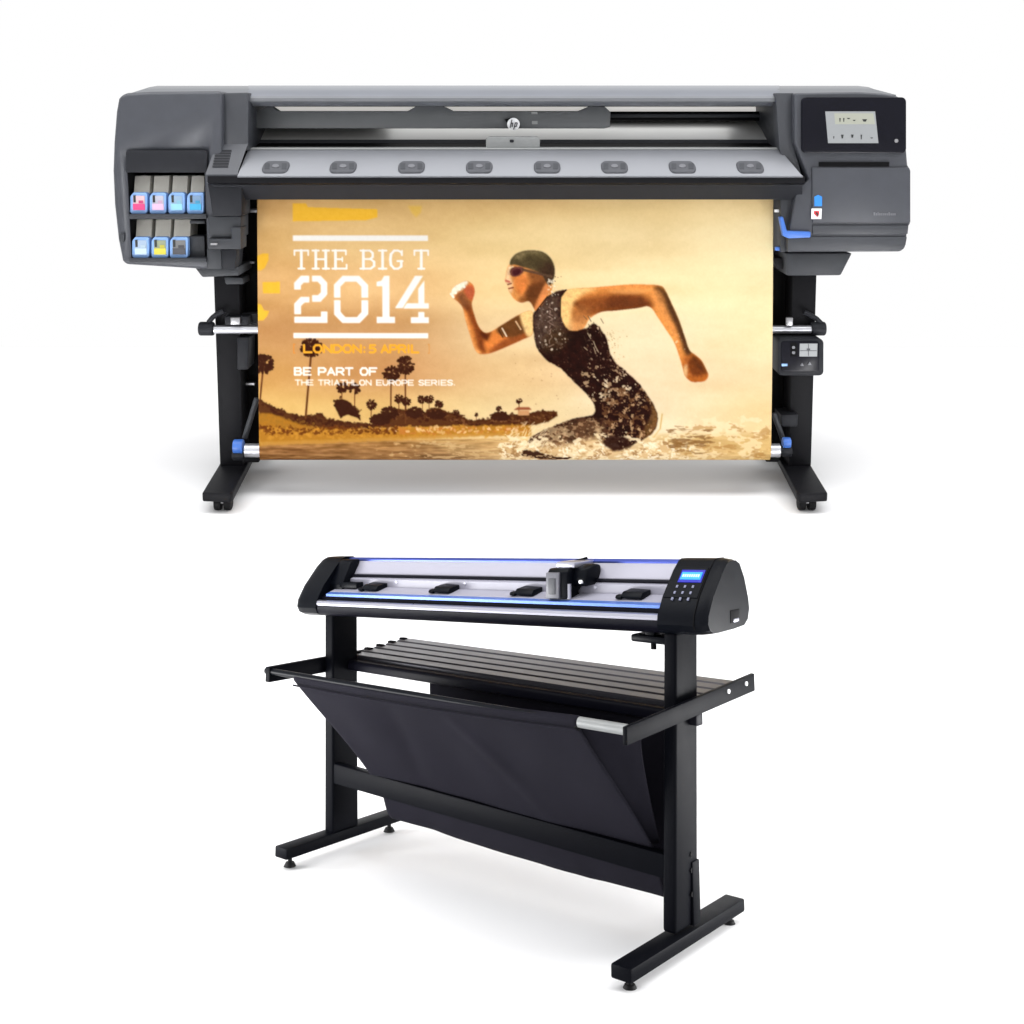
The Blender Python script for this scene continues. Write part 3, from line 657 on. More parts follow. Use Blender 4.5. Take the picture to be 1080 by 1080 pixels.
# face and cap
face = [(537,277),(534,284),(533,290),(532.5,294),(534.5,297.5),(536,300),(536.5,304),(539,308.5),(543,313.5),(550,316.5),(558,315),(563,322),(567,326),(580,309),(582,298),(576,284),(560,276),(546,275)]
poly(face, (226,146,74), .5, 1, True)
inside(face, [([(535,279),(540,280),(538,289),(541,297),(539,307),(535,303),(532,294)], (250,216,170), 1.2, .8),
              ([(543,289),(556,289),(557,302),(549,309),(543,302)], (224,128,60), 1.8, .95),
              ([(556,284),(572,284),(577,297),(566,312),(556,317),(546,315),(554,306),(559,296)], (134,76,36), 1.8, .9),
              ([(557,300),(575,296),(570,312),(563,326),(556,318)], (98,52,24), 1.6, .85),
              ([(574,299),(579,299),(577,309),(567,326),(563,323)], (232,142,78), .8, .95),
              ([(539,309),(545,314),(555,317),(550,318)], (150,92,52), 1, .8)])
stroke(536.5,302,541,301,1.6,(142,74,46)); stroke(533.5,294,537,295,2.2,(206,104,84),.9); stroke(535.5,297.8,539,296.8,1.5,(120,64,44),.9)
cap = [(537.5,277.5),(539,271.5),(544,266.5),(552,263.5),(561,262.8),(571,264),(578.5,268.5),(583.5,276),(585,285),(583,294),(579,299),(575,294),(571,287),(562,283),(550,279.5),(543,277.5)]
poly(cap, (84,70,44), .5, 1, True)
inside(cap, [([(541,269),(552,263),(566,263),(575,268),(560,268),(548,272)], (134,116,76), 2, .9), ([(566,276),(583,276),(585,290),(578,298),(570,287)], (62,42,28), 1.6, .9),
             ([(552,268),(568,268),(574,280),(562,280)], (74,62,38), 2, .7)])
poly([(537.5,284),(540,280.5),(546,279.5),(551.5,280.5),(552.5,284),(548,288.5),(542,290),(538.5,288)], (110,60,52), .4, 1, True)
poly([(540.5,284.5),(544,282),(548.5,282),(549,285),(545,288),(541.5,288)], (62,22,26), .6, .9, True)
stroke(551,282.5,582,290,2.6,(92,66,48),.9); stroke(537,281,541,279.5,1.2,(248,224,186),.9)
grain(cap, .18, 321); grain(face, .12, 331)
# suit
WARP = 1.0
suit = [(562,329),(566,324.5),(570,321),(577,311),(583,306.5),(590,304),(597,303.5),(593,310),(590.5,318),(591.5,330),(597,342.5),(606,345.5),(618,343),(626,338),(634,344),(640,355),(644,369),(650,379),(662,389),(674,400),(684,413),(691,425),(694.5,436),(692,447),(685,455),(672,461),(664,468),(650,471),(640,466),(628,459),(606,463),(584,467),(566,466),(557,463),(560,456),(575,448),(592,441),(608,436),(622,434),(628,430),(627,422),(620,412),(606,399),(592,385),(577,376),(568,366),(563,351)]
poly(suit, (36,14,9), .5, 1, True)
inside(suit, [([(562,326),(577,310),(590,306),(590,330),(596,344),(582,358),(566,362)], (78,58,46), 3, .9),
              ([(580,345),(600,346),(600,356),(585,368),(570,366)], (60,40,22), 3, .8),
              ([(686,420),(696,432),(694,446),(684,456),(680,446),(688,434)], (128,88,44), 1.6, .8),
              ([(556,462),(575,449),(600,441),(622,438),(640,446),(625,458),(590,466)], (88,58,36), 3, .85),
              ([(600,404),(616,412),(628,424),(624,424),(610,412)], (70,36,20), 1.5, .6)])
stroke(577,310.5,566,324.5,1.3,(40,22,14)); stroke(597,303.5,591,310,1.4,(34,18,12)); stroke(591,310,591,330,1.2,(44,28,20))
grain(suit, .35, 341)
w_s, m_s = polymask(smooth_poly(suit), .3); SUIT = np.zeros((CH, CW)); SUIT[w_s] = m_s
def insuit(x0, x1, y0, y1):
    def f():
        x, y = x0 + (x1-x0)*rng.random(), y0 + (y1-y0)*rng.random()
        return (x, y) if SUIT[min(CH-1, int((y-PY0)*K)), min(CW-1, int((x-PX0)*K))] > .5 else None
    return f
def clump(x0, x1, y0, y1, thr, sx, sy, seed, c, a, soft=14, gate=None):
    fx = np.clip(np.minimum(gx-x0, x1-gx)/soft, 0, 1); fy = np.clip(np.minimum(gy-y0, y1-gy)/soft, 0, 1)
    n = noise(sx, sy, seed)*.45 + noise(sx*.42, sy*.42, seed+1)*.33 + noise(sx*.2, sy*.2, seed+2)*.22
    mk = np.clip((n*(.55+.45*fx*fy) - thr)/.05, 0, 1)*np.minimum(1, fx*fy*3)
    if gate is not None: mk = mk*gate
    IMG[:] = IMG*(1-(mk*a)[..., None]) + np.array(c, float)*(mk*a)[..., None]
clump(605, 690, 372, 432, .585, 6, 5, 401, (206,172,130), .75, 12, SUIT)
clump(612, 684, 378, 428, .63, 4, 4, 405, (244,220,180), .85, 14, SUIT)
clump(630, 700, 396, 470, .545, 5.5, 5, 411, (120,80,48), .7, 10, SUIT)
clump(630, 700, 400, 472, .615, 4, 4, 415, (214,172,124), .8, 12, SUIT)
clump(545, 650, 428, 472, .51, 6, 4, 421, (96,64,42), .55, 9, SUIT)
clump(545, 650, 430, 474, .57, 6, 4, 425, (196,156,112), .6, 9, SUIT)
clump(560, 605, 312, 370, .61, 4, 5, 431, (120,98,84), .5, 8, SUIT)
dots(60, insuit(562, 600, 310, 365), .3, 1.2, (240,220,196), .4, 1)
dots(60, insuit(618, 650, 335, 385), .3, 1.0, (200,170,140), .4, 1)
dots(70, insuit(568, 640, 360, 400), .3, .8, (110,80,60), .3, .8)
for k in range(26):
    x, y = 625 + rng.normal()*6, 330 + rng.random()*34
    stroke(x, y, x + 1.5 + rng.random()*2, y + 3 + rng.random()*4, .9, rng.choice([(90,70,50),(240,220,180),(60,44,30)]), .7)
for k in range(14): stroke(580 + rng.normal()*1.5, 318 + k*3.2, 580.5 + rng.normal()*1.5, 320.5 + k*3.2, .9, (196,160,140), .6)
dots(30, lambda: (582 + rng.normal()*3, 293 + rng.random()*16), .4, 1.3, (252,240,214)); dots(10, lambda: (585 + rng.normal()*3, 294 + rng.normal()*3), .4, 1, (90,70,50))
dots(110, lambda: (640 + abs(rng.normal())*9, 345 + rng.random()*42), .2, .6, (150,110,70), .3, .8)
dots(120, lambda: (540 + rng.random()*85, 360 + rng.random()*80), .15, .55, (150,106,66), .2, .7)
# foam and spray
def foam(n, x0, x1, y0, y1, c, r0=.5, r1=2.4, a1=.9): dots(n, lambda: (x0 + (x1-x0)*rng.random(), y0 + (y1-y0)*rng.random()), r0, r1, c, .2, a1)
WARP = 2.2
poly([(528,468),(548,462),(566,464),(600,462),(626,456),(645,462),(662,468),(688,458),(704,462),(720,474),(720,487),(525,487)], (222,184,130), 3, .8)
clump(520, 730, 448, 492, .50, 10, 6, 501, (246,224,180), .9, 9)
clump(520, 730, 452, 492, .58, 8, 4, 505, (150,104,58), .7, 9)
clump(535, 660, 436, 476, .56, 9, 6, 511, (240,210,160), .45, 10)
clump(520, 740, 456, 492, .60, 5, 4, 515, (255,240,206), .9, 8)
clump(700, 822, 424, 492, .50, 12, 7, 521, (250,226,180), .65, 16)
clump(700, 822, 436, 492, .57, 12, 5, 525, (176,126,66), .55, 12)
clump(700, 760, 438, 478, .52, 16, 2.4, 531, (120,80,40), .7, 10)
clump(385, 545, 452, 492, .60, 12, 4, 541, (232,196,140), .55, 12)
for k in range(60):
    x, y = 536 + rng.random()*40, 470 - rng.random()*26
    stroke(x, y, x + 2 + rng.random()*4, y - 2 - rng.random()*4, .7, (250,230,188), .7)
poly([(550.5,474),(554,470),(562,470),(574,473),(590,477),(604,478.5),(594,481.5),(578,481),(564,478.5),(554,477)], (52,26,14), .7, .95, True)
clump(545, 612, 468, 484, .58, 6, 3, 551, (226,190,140), .8, 6)
WARP = 1.6
poly([(636,461),(645,454),(660,456),(664,464),(652,470),(642,467)], (40,16,10), .8, .9, True)
foam(60, 545, 690, 440, 472, (244,216,170), .2, .7)
stroke(699, 432, 697, 447, 1.6, (212,170,96), .8); stroke(697, 447, 690, 456, 1.4, (226,190,120), .8)
poly([(455,462),(470,458),(500,464),(520,470),(540,478),(540,487),(500,480),(470,470)], (214,176,118), 3, .35)
IMG[:] = IMG*.35 + blur(IMG, 1)*.65
IMG += (noise(2.2, 2.2, 601) - .5)[..., None]*4 + (rng.random((CH, CW, 1)) - .5)*6
IMG = np.clip(IMG, 0, 255)
# bring it to the vertex grid
NX, NY = CW//2, CH//2
A = IMG[:NY*2, :NX*2].reshape(NY, 2, NX, 2, 3).mean(axis=(1, 3))/255
LIN = np.where(A <= .04045, A/12.92, ((A + .055)/1.055)**2.4)

# ------------------------------------------------------------------ POSTER SHEET: hangs from the band, bows round the take-up tube
yT = 3.985
rT = .033
zTop = PX(0, PY0, yT)[1]
XL, XR = PX(271.3, 214, yT)[0], PX(815.3, 214, yT)[0]
front = []                                                   # (Y, Z) path with arc length
pts = [(yT, zTop)]
for i in range(1, 60):
    t = i/59; pts.append((yT + (TY - rT - yT)*(t + .05*math.sin(PI*t)), zTop + (TZ - zTop)*t))
for i in range(1, 14):
    a = PI*i/13*1.0; pts.append((TY - rT*math.cos(a), TZ - rT*math.sin(a)))
pts = np.array(pts); s = np.concatenate([[0], np.cumsum(np.hypot(*np.diff(pts, axis=0).T))])
bottom_i = 59 + 6
sB = s[bottom_i]
rows_s = np.concatenate([np.linspace(0, sB, NY), np.linspace(sB, s[-1], 10)[1:]])
RY, RZ = np.interp(rows_s, s, pts[:, 0]), np.interp(rows_s, s, pts[:, 1])
NR = len(rows_s)
xs = np.linspace(XL, XR, NX)
V = np.zeros((NR, NX, 3), np.float32)
V[..., 0] = xs[None]; V[..., 1] = RY[:, None]; V[..., 2] = RZ[:, None]
V[..., 1] += (.0025*np.sin(xs*5.1)*np.sin(np.linspace(0, PI, NR)[:, None]*1.0))
C = np.ones((NR, NX, 4), np.float32); LIN = LIN*.655; C[:NY, :, :3] = LIN; C[NY:, :, :3] = LIN[-1]
root = Vector((0, TY, TZ))
V -= np.array(root, np.float32)
me = bpy.data.meshes.new('poster_sheet')
idx = np.arange(NR*NX).reshape(NR, NX)
q = np.stack([idx[:-1, :-1], idx[1:, :-1], idx[1:, 1:], idx[:-1, 1:]], -1).reshape(-1, 4)
me.vertices.add(NR*NX); me.vertices.foreach_set('co', V.ravel())
me.loops.add(q.size); me.loops.foreach_set('vertex_index', q.ravel().astype(np.int32))
me.polygons.add(len(q)); me.polygons.foreach_set('loop_start', np.arange(0, q.size, 4, dtype=np.int32))
me.update(calc_edges=True)
me.polygons.foreach_set('use_smooth', np.ones(len(q), bool))
at = me.color_attributes.new('print', 'FLOAT_COLOR', 'POINT'); at.data.foreach_set('color', C.ravel())
pm = bpy.data.materials.new('printed_paper'); pm.use_nodes = True
b = pm.node_tree.nodes['Principled BSDF']; b.inputs['Roughness'].default_value = .8; b.inputs['Specular IOR Level'].default_value = .04
n = pm.node_tree.nodes.new('ShaderNodeAttribute'); n.attribute_name = 'print'
pm.node_tree.links.new(n.outputs['Color'], b.inputs['Base Color'])
me.materials.append(pm)
poster = bpy.data.objects.new('printed_poster', me); col.objects.link(poster); poster.location = root
sol = poster.modifiers.new('paper', 'SOLIDIFY'); sol.thickness = .0006; sol.offset = 1
tag(poster, 'sepia race poster of a swimmer running from the surf, hanging out of the printer', 'poster')

# ------------------------------------------------------------------ VINYL CUTTER
RM = np.array([[0.779864, 0.625949, -0.000177], [-0.618225, 0.770286, 0.156388], [0.098028, -0.121852, 0.987696]])
TV = np.array([-0.477342, 2.855678, -1.372702])
camR = Matrix(((1, 0, 0), (0, CT, ST), (0, -ST, CT)))                 # columns: right, forward, up
cutter = empty('vinyl_cutter', (0, 0, 0))
tag(cutter, 'black floor standing vinyl cutter with a glowing blue display and cloth catch basket', 'vinyl cutter')
rot = camR @ Matrix([list(r) for r in RM])
loc = camR @ Vector(TV) + Vector((0, 0, HC))
cutter.matrix_world = Matrix.Translation(loc) @ rot.to_4x4()
bpy.context.view_layer.update()
# local axes: u along the bed, y back (minus v), w up
TILT = .045
def head_w(u, w): return w + TILT*(u - .5)
def urun(prof, u0, u1, b=0, seg=2, head=True):        # profile of (v, w) run along u
    bm = bmesh.new(); rings = []
    for u in (u0, u1): rings.append([(u, -v, head_w(u, w) if head else w) for v, w in prof])
    loft(bm, rings)
    if b: bev(bm, b, seg)
    return bm
def cc(name, bm, m, parent=None, label=None):
    o = obj(name, bm, m, parent or cutter)
    if label: o['label'] = label
    return o
def ubox(u0, u1, v0, v1, w0, w1, b=0, head=False, seg=2):
    bm = bmesh.new()
    if head:
        loft(bm, [[(u, -v0, head_w(u, w0)), (u, -v0, head_w(u, w1)), (u, -v1, head_w(u, w1)), (u, -v1, head_w(u, w0))] for u in (u0, u1)])
    else: box(bm, u0, u1, -v0, -v1, w0, w1)
    if b: bev(bm, b, seg)
    return bm
# --- stand
def post(u0, u1, du, top):
    bm = bmesh.new()
    loft(bm, [[(u0+du, 0, 0), (u1+du, 0, 0), (u1+du, .088, 0), (u0+du, .088, 0)], [(u0, 0, top), (u1, 0, top), (u1, .088, top), (u0, .088, top)]])
    bev(bm, .006, 3); return bm
post1 = cc('leg', post(-.011, .021, .020, .548), 'cleg')
post2 = cc('leg', post(1.008, 1.038, -.016, .572), 'cleg')
bm = bmesh.new()
for w in (.03, .075, .105): tube(bm, (1.019, .06, .03 + w), (1.0275, .06, .03 + w), .005, 12)
cc('bolt', bm, 'black', post2)
bm = ubox(1.012, 1.029, -.06, -.0885, .0, .12, .003); cc('leg_flange', bm, 'cleg', post2)
def cfoot(u0, u1, v0, v1, lift):
    f = cc('foot', ubox(u0, u1, v0, v1, -.026 + lift, .0 + lift, .004), 'cleg')
    for v in (v0 - .03, v1 + .03):
        bm = bmesh.new(); u = (u0+u1)/2
        tube(bm, (u, -v, -.042 + lift), (u, -v, -.024 + lift), .005, 12); tube(bm, (u, -v, -.0495 + lift), (u, -v, -.040 + lift), .015, 20, .010)
        cc('levelling_foot', bm, 'rubber', f)
    return f
cfoot(.002, .046, .152, -.245, 0.004)
cfoot(.986, 1.032, .175, -.270, -.004)
bm = bmesh.new()
loft(bm, [[(u, y, w) for y, w in ((.003, wt), (.003, wb), (.03, wb), (.03, wt))] for u, wt, wb in ((.032, .166, .118), (.9985, .143, .096))])
bev(bm, .004, 2); cc('stretcher', bm, 'cleg')
def arm(u0, u1, vf, wf, vb, wb, h):
    bm = bmesh.new()
    loft(bm, [[(u0, -vf, wf-h), (u1, -vf, wf-h), (u1, -vf, wf), (u0, -vf, wf)], [(u0, -vb, wb-h*1.12), (u1, -vb, wb-h*1.12), (u1, -vb, wb), (u0, -vb, wb)]])
    bev(bm, .002); return bm
arm1 = cc('basket_arm', arm(-.020, -.004, .180, .419, -.285, .4215, .036), 'cleg')
arm2 = cc('basket_arm', arm(1.050, 1.060, .2195, .4305, -.293, .4565, .033), 'cleg')
for v, w in ((-.17, .437), (-.25, .441)):
    bm = bmesh.new(); tube(bm, (1.058, -v, w), (1.063, -v, w), .0045, 16); cc('arm_screw', bm, 'white', arm2)
# --- slatted tray
zs = lambda v: .4085 + (-.06 - v)*.085
cc('tray_beam', urun([(-.058,.409),(-.052,.404),(-.052,.386),(-.062,.383),(-.08,.383),(-.08,.409)], .0, 1.050, .003, 2, False), 'navy')
for k in range(5):
    v = -.083 - k*.0435; w = zs(v) + .004
    cc('tray_slat', urun([(v,w),(v-.004,w+.004),(v-.037,w+.006),(v-.0425,w+.003),(v-.0425,w-.006),(v,w-.007)], .0, 1.050, 0, 2, False), 'slat')
bm = bmesh.new()
for k in range(5):
    v = -.100 - k*.0435; box(bm, -.012 + .001*k, .012, -v, -v + .014, zs(v) + .004, zs(v) + .0115)
bev(bm, .002); cc('slat_clip', bm, 'cleg')
bm = bmesh.new()
for u in (.25, .5, .75):
    box(bm, u-.008, u+.008, .085, .295, .398, .409)
bev(bm, .002); cc('slat_support', bm, 'slat')
# --- front rod and the cloth basket hung from it
bm = bmesh.new(); tube(bm, (-.028, -.170, .4075), (1.058, -.170, .4125), .0075, 20); rod = cc('basket_rod', bm, 'navy2')
bm = bmesh.new(); tube(bm, (.918, -.1702, .4125), (1.030, -.1702, .4131), .0105, 20); cc('rod_sleeve', bm, 'bracket', rod)
bm = bmesh.new(); tube(bm, (.912, -.1702, .399), (.918, -.1702, .4125), .007, 12); cc('rod_clip', bm, 'black', rod)
def cloth_grid(f, nu, nt, th):
    bm = bmesh.new(); G = [[bm.verts.new(f(i/nu, j/nt)) for j in range(nt+1)] for i in range(nu+1)]
    for i in range(nu):
        for j in range(nt): bm.faces.new((G[i][j], G[i+1][j], G[i+1][j+1], G[i][j+1]))
    return bm
def bez(P, t):
    P = [np.array(p, float) for p in P]
    while len(P) > 1: P = [a*(1-t) + b*t for a, b in zip(P, P[1:])]
    return P[0]
def sheet(s, t):
    # t 0..1 : over the rod, down the front, under the stretcher, up the back to the tray beam
    if t < .05:
        a = t/.05; v = .1795 - .001*a; w = .4175 - .012*a
        if a < .5: v -= .012*(1 - a*2)
        lean = 0
    elif t < .55:
        q = (t-.05)/.5; p = bez([(.1785, .4055), (.135, .34), (.045, .25), (-.034, .12)], q); v, w = p; lean = q
    elif t < .72:
        q = (t-.55)/.17; p = bez([(-.034, .12), (-.05, .07), (-.06, .036), (-.085, .040)], q); v, w = p; lean = 1
    else:
        q = (t-.72)/.28; p = bez([(-.085, .040), (-.185, .05), (-.115, .25), (-.068, .388)], q); v, w = p; lean = 1 - q
    uL = .085 + (.175 - .085)*lean; uR = .917 + (.965 - .917)*lean
    if t >= .72: uL = .175 + (.30 - .175)*q; uR = .965 + .055*q
    u = uL + (uR-uL)*s
    w += (.10*.05)*math.sin(PI*s)*(-1 if .5 < t < .8 else .0)
    v += .003*math.sin(s*9 + t*5)*math.sin(PI*min(1, max(0, t)))
    env = math.sin(PI*min(1, max(0, (t-.05)/.5))) if .05 < t < .55 else (.6*math.sin(PI*(t-.55)/.45) if t >= .55 else 0)
    v += env*(.0045*math.sin(s*7 + t*3 + .6) + .0030*math.sin(s*17 - t*6) + .0016*math.sin(s*31 + t*9)) 
    v += env*.006*math.exp(-((s-.62 - (t-.3)*.35)/.03)**2) - env*.005*math.exp(-((s-.28 + (t-.3)*.3)/.035)**2)
    w -= .006*math.sin(PI*s)*(1 if t < .1 else 0)
    wsl = .012*(s - .5)*(1 - lean) if t < .55 else -.012*(s-.5)
    return (u, -v, w + wsl)
bm = cloth_grid(sheet, 90, 90, 0)
bask = cc('basket_cloth', bm, 'fabric')
so = bask.modifiers.new('thick', 'SOLIDIFY'); so.thickness = .0022; so.offset = 0
def gusset(a, b):
    p0 = np.array(sheet(.985, .06 + .46*b)); p0[1] += .006
    p1 = np.array((1.028 - .062*b**.55, -(.110 - .15*b), .402 - .25*b))
    p = p0*(1-a) + p1*a; p[1] += .012*math.sin(PI*a)*(1-b*.5); return tuple(p)
gus = cc('basket_gusset', cloth_grid(gusset, 16, 24, 0), 'fabric')
sg = gus.modifiers.new('thick', 'SOLIDIFY'); sg.thickness = .002; sg.offset = 0
bm = bmesh.new(); path_tube(bm, [(sheet(i/30, .03)[0], sheet(i/30, .05)[1]-.002, sheet(i/30, .05)[2] - .012) for i in range(31)], .0022, 8)
cc('hem', bm, 'fabric', bask)

# --- cutting head
HP = [(.004,.549),(.014,.556),(.0185,.568),(.017,.578)]
base_prof = [(-.128,.548),(.000,.547),(.010,.552),(.0165,.562),(.0175,.572),(.012,.580),(.002,.583),(-.002,.595),(-.035,.598),(-.150,.598),(-.154,.575)]
base = cc('bed', urun(base_prof, -.04, 1.02), 'navy')
cc('front_trim', urun([(.0170,.5735),(.0185,.578),(.0165,.584),(.010,.5865),(.004,.5855),(.004,.578)], -.032, 1.015), 'lip', base)
cc('edge_glow', urun([(.0005,.5952),(.0005,.6012),(-.012,.6052),(-.012,.5952)], -.005, 1.01), 'blueglow', base)  # blue glow along the bed edge, put into this strip's colour
cc('platen', urun([(-.0125,.598),(-.0125,.6058),(-.055,.6165),(-.058,.6165),(-.058,.598)], -.005, 1.01), 'whitemetal', base)
cc('rail_panel', urun([(-.0585,.600),(-.0585,.6345),(-.066,.6395),(-.066,.600)], -.005, 1.01), 'whitemetal', base)
cc('guide_rail', urun([(-.0655,.6385),(-.0625,.6420),(-.0655,.6460),(-.073,.6460),(-.073,.6385)], -.005, 1.01), 'navy', base)
cc('back_panel', urun([(-.0735,.640),(-.0735,.6475),(-.093,.6785),(-.10,.6785),(-.10,.640)], -.005, 1.01), 'whitemetal', base)
cc('top_rail', urun([(-.0935,.6765),(-.0925,.682),(-.097,.687),(-.112,.687),(-.138,.640),(-.150,.597),(-.101,.597),(-.101,.6765)], -.04, 1.02), 'bluebar', base)
bm = bmesh.new()
for u in (.19, .42, .80): tube(bm, (u, .0575, head_w(u, .629)), (u, .0600, head_w(u, .629)), .0035, 12)
cc('rail_screw', bm, 'lip', base)
cap_prof = [(-.020,.545),(-.002,.546),(.014,.553),(.021,.566),(.018,.584),(-.004,.620),(-.048,.668),(-.070,.686),(-.082,.6905),(-.108,.690),(-.126,.682),(-.146,.650),(-.162,.604),(-.165,.582),(-.157,.560),(-.140,.549),(-.090,.546)]
def cap(u0, u1, taper):
    cv, cw = -.072, .615
    bm = bmesh.new(); rings = []
    for k, (u, s_) in enumerate(((u0, 1.0), (u0 + (u1-u0)*.62, 1.0), (u0 + (u1-u0)*.80, .992), (u0 + (u1-u0)*.92, .968), (u0 + (u1-u0)*.98, .935), (u1, taper))):
        rings.append([(u, -(cv + (v-cv)*s_), head_w(u, cw + (w-cw)*s_)) for v, w in cap_prof])
    loft(bm, rings); return bm
capR = cc('end_cap', cap(1.006, 1.121, .94), 'navy2')
capL = cc('end_cap', cap(-.022, -.102, .86), 'navy2')
cc('cap_seam', urun([(v + .0012, w + .0012) if v > -.066 else (v - .0012, w + .0012) for v, w in cap_prof], 1.0895, 1.0915), 'black', capR)
cc('left_housing', urun([(-.030,.600),(-.030,.625),(-.058,.676),(-.068,.684),(-.092,.684),(-.092,.600)], -.03, .022, .004), 'navy2')
cc('socket', ubox(1.112, 1.1225, -.075, -.115, .562, .588, .002, True), 'black', capR)
cc('switch', ubox(1.114, 1.124, -.086, -.108, .5635, .570, .001, True), 'lip', capR)
# control face on the slope of the right end
A0, B0 = np.array((.0185, .584)), np.array((-.048, .668))
mid1 = np.array((-.004, .620))
def face(u, t, l=0):                                     # t 0 bottom .. 1 top of the upper slope
    p = mid1 + (np.array((-.048, .668)) - mid1)*t; nrm = np.array((.048, .044)); nrm = nrm/np.hypot(*nrm)
    p = p + nrm*l; return (u, -p[0], head_w(u, p[1]))
def fbox(u0, u1, t0, t1, l):
    bm = bmesh.new(); loft(bm, [[face(u0, t0, k), face(u1, t0, k), face(u1, t1, k), face(u0, t1, k)] for k in (-.004, l)]); return bm
panel = cc('control_panel', fbox(1.0085, 1.0875, -.05, 1.12, .0012), 'navy2', capR)
cc('display_surround', fbox(1.0290, 1.0835, .52, 1.0, .0022), 'lcdedge', panel)
disp = cc('display', fbox(1.0325, 1.0795, .62, .90, .0034), 'lcd', panel)
bm = bmesh.new()
for k in range(8):
    u = 1.0362 + k*.0051; loft(bm, [[face(u, .71, l), face(u+.0034, .71, l), face(u+.0034, .81, l), face(u, .81, l)] for l in (.003, .0040)])
cc('display_characters', bm, mat('lcd_text', (150, 215, 255), .3, emit=(150, 220, 255), es=1.2), disp)
for r in range(3):
    for c in range(3):
        u, t = 1.0320 + c*.0185, .36 - r*.235
        bm = bmesh.new(); loft(bm, [[face(u + a*.0022, t + b*.045, l) for a, b in ((-1,-1),(1,-1),(1,1),(-1,1))] for l in (.0, .0024)])
        cc('key', bm, 'key', panel)
# pinch rollers
def roller(u):
    bm = bmesh.new()
    loft(bm, [[(u + a, -v, head_w(u, w)) for v, w in ((-.057,.612),(-.020,.610),(-.016,.6145),(-.024,.624),(-.057,.6285))] for a in (-.020, .030)])
    loft(bm, [[(u + a, -v, head_w(u, w)) for v, w in ((-.030,.6095),(-.018,.6075),(-.014,.6105),(-.018,.616),(-.030,.618))] for a in (-.034, -.0195)])
    bev(bm, .0018)
    return cc('pinch_roller', bm, 'navy2')
for u in (.130, .374, .626, .915): roller(u)
cc('pinch_bar', ubox(.010, .075, -.030, -.055, .6135, .6285, .002, True), 'navy2')
# carriage
uc = .742
car = cc('carriage', urun([(-.004,.606),(-.004,.664),(-.012,.672),(-.078,.672),(-.078,.640),(-.050,.622),(-.050,.606)], uc-.033, uc+.022, .004), 'navy2')
cc('carriage_face', ubox(uc-.0325, uc+.003, .002, -.006, .608, .6635, .002, True), 'greyface', car)
cc('carriage_recess', ubox(uc-.0245, uc-.006, .004, -.002, .617, .651, .001, True), 'pad', car)
bm = bmesh.new(); tube(bm, (uc+.02, .012, head_w(uc, .608)), (uc+.02, .012, head_w(uc, .640)), .006, 16); cc('blade_holder', bm, 'lip', car)
bm = bmesh.new()
loft(bm, [[(u, -v, head_w(u, w)) for v, w in ((-.030,.632),(-.022,.648),(-.030,.672),(-.060,.680),(-.085,.676),(-.085,.636))] for u in (uc+.018, uc+.058)])
bev(bm, .006, 3); cc('motor_cover', bm, 'navy2', car)
bm = bmesh.new(); tube(bm, (uc+.046, .018, head_w(uc, .645)), (uc+.046, .028, head_w(uc, .645)), .004, 12); cc('motor_screw', bm, 'white', car)
bm = bmesh.new(); path_tube(bm, [(uc-.01, .05, head_w(uc, .672)), (uc-.004, .07, head_w(uc, .683)), (uc+.012, .095, head_w(uc, .690))], .003, 8); cc('cable', bm, 'navy2', car)
cc('carriage_plate', ubox(uc-.02, uc+.03, -.02, -.10, .6725, .6855, .002, True), 'lip', car)
bm = ubox(.955, .978, -.012, -.04, .545, .572, .003); cc('lever', bm, 'navy2', base)
bm = bmesh.new(); tube(bm, (.972, .02, .532), (.972, .02, .560), .006, 12); cc('knob', bm, 'black', base)
cc('cap_skirt', ubox(.925, 1.02, -.005, -.10, .545, .560, .004), 'navy2', base)
bm = bmesh.new()
loft(bm, [[(u, -v, head_w(u, w)) for v, w in p] for u, p in ((-0.1005, [(-.052,.655),(-.066,.671),(-.080,.671),(-.060,.640)]), (-0.1050, [(-.052,.655),(-.066,.671),(-.080,.671),(-.060,.640)]))])
cc('cap_badge', bm, 'bracket', capL)

# ------------------------------------------------------------------ WHITE STUDIO GROUND: floor under the printer, dropping to a ramp under the cutter
wfl = -.0500
p0 = cutter.matrix_world @ Vector((.5, 0, wfl)); nrm = rot @ Vector((0, 0, 1))
ramp = lambda y: p0.z - (y - p0.y)*nrm.y/nrm.z
prof = [(6.6, 0), (5.2, 0), (3.62, 0)]
R1 = .10
for i in range(1, 9):
    a = PI/2*i/8*.9; prof.append((3.62 - R1*math.sin(a), -R1*(1-math.cos(a))))
ye = prof[-1][0]
y2 = 3.16; prof2 = []
z_end = ramp(y2)
for i in range(1, 25):
    t = i/24; P = bez([(ye, prof[-1][1]), (ye - .05, z_end*.75), (y2 + .22, ramp(y2 + .22)), (y2, z_end)], t); prof2.append(tuple(P))
prof += prof2 + [(y, ramp(y)) for y in (2.0, 1.0, 0, -1.0, -4.0)]
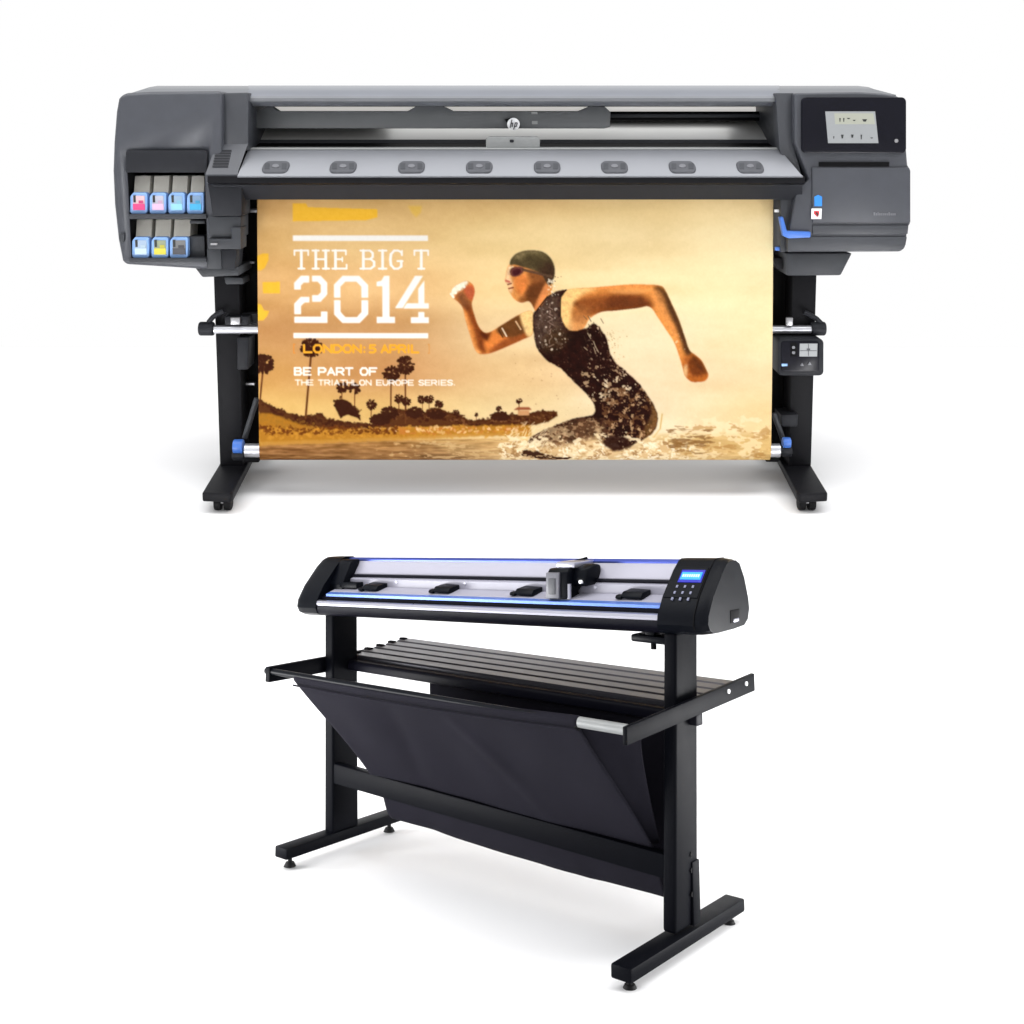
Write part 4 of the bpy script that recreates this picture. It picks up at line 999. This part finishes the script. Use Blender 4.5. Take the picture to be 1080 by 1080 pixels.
def sweep(name, pr, m):
    bm = bmesh.new()
    L = [[bm.verts.new((x, y, z)) for y, z in pr] for x in (-5, -2, 0, 2, 5)]
    for p, q_ in zip(L, L[1:]):
        for i in range(len(pr)-1): bm.faces.new((p[i], p[i+1], q_[i+1], q_[i]))
    g = obj(name, bm, m)
    if g.data.polygons[0].normal.z < 0: g.data.flip_normals()
    g['kind'] = 'structure'
    return g
sweep('ground', prof, mat('white_studio_floor', (230, 230, 231), .9, 0, .1, .004, 0, 2))

# ------------------------------------------------------------------ light: white studio surround, soft boxes and added side fills
w = bpy.data.worlds.new('World'); scene.world = w; w.use_nodes = True
bg = w.node_tree.nodes['Background']; bg.inputs['Color'].default_value = (1, 1, 1, 1); bg.inputs['Strength'].default_value = 1.0
def area(name, loc, tgt, sx, sy, power, spread=180):
    l = bpy.data.lights.new(name, 'AREA'); l.shape = 'RECTANGLE'; l.size = sx; l.size_y = sy; l.energy = power; l.spread = math.radians(spread)
    o = bpy.data.objects.new(name, l); col.objects.link(o); o.location = loc
    d = Vector(tgt) - Vector(loc); o.rotation_euler = d.to_track_quat('-Z', 'Y').to_euler(); return o
area('overhead_softbox', (0, 3.3, 4.2), (0, 3.3, 0), 10, 2.2, 300)
area('front_softbox', (-.6, .2, 3.6), (0, 2.4, 0), 4, 2, 16)

area('side_fill', (-2.0, 2.1, -.2), (-1.4, 1.75, -.86), 1.4, .8, 100)  # added low fill, lifts the shade off the ramp beneath the cutter
area('side_fill', (2.0, 2.0, -.2), (1.4, 1.6, -.86), 1.4, .8, 100)  # matching added fill from the other side
Xb, Zb = PX(590, 125, 4.19)
area('bay_lamp', (Xb, 4.19, Zb), (Xb, 4.15, Zb - 1), 1.25, .02, .5)
# ------------------------------------------------------------------ camera
cd = bpy.data.cameras.new('camera'); cam = bpy.data.objects.new('camera', cd); col.objects.link(cam)
cam.location = (0, 0, HC); cam.rotation_euler = (PI/2 - TH, 0, 0)
cd.sensor_width = 36; cd.lens = 36*F/1080; cd.shift_y = (CY - 540)/1080; cd.clip_end = 500; cd.clip_start = .05
scene.camera = cam
scene.view_settings.view_transform = 'Standard'; scene.view_settings.look = 'None'
scene.view_settings.exposure = 0; scene.view_settings.gamma = 1; scene.view_settings.use_curve_mapping = False
scene.render.resolution_x = scene.render.resolution_y = 1024
scene.cycles.max_bounces = 6
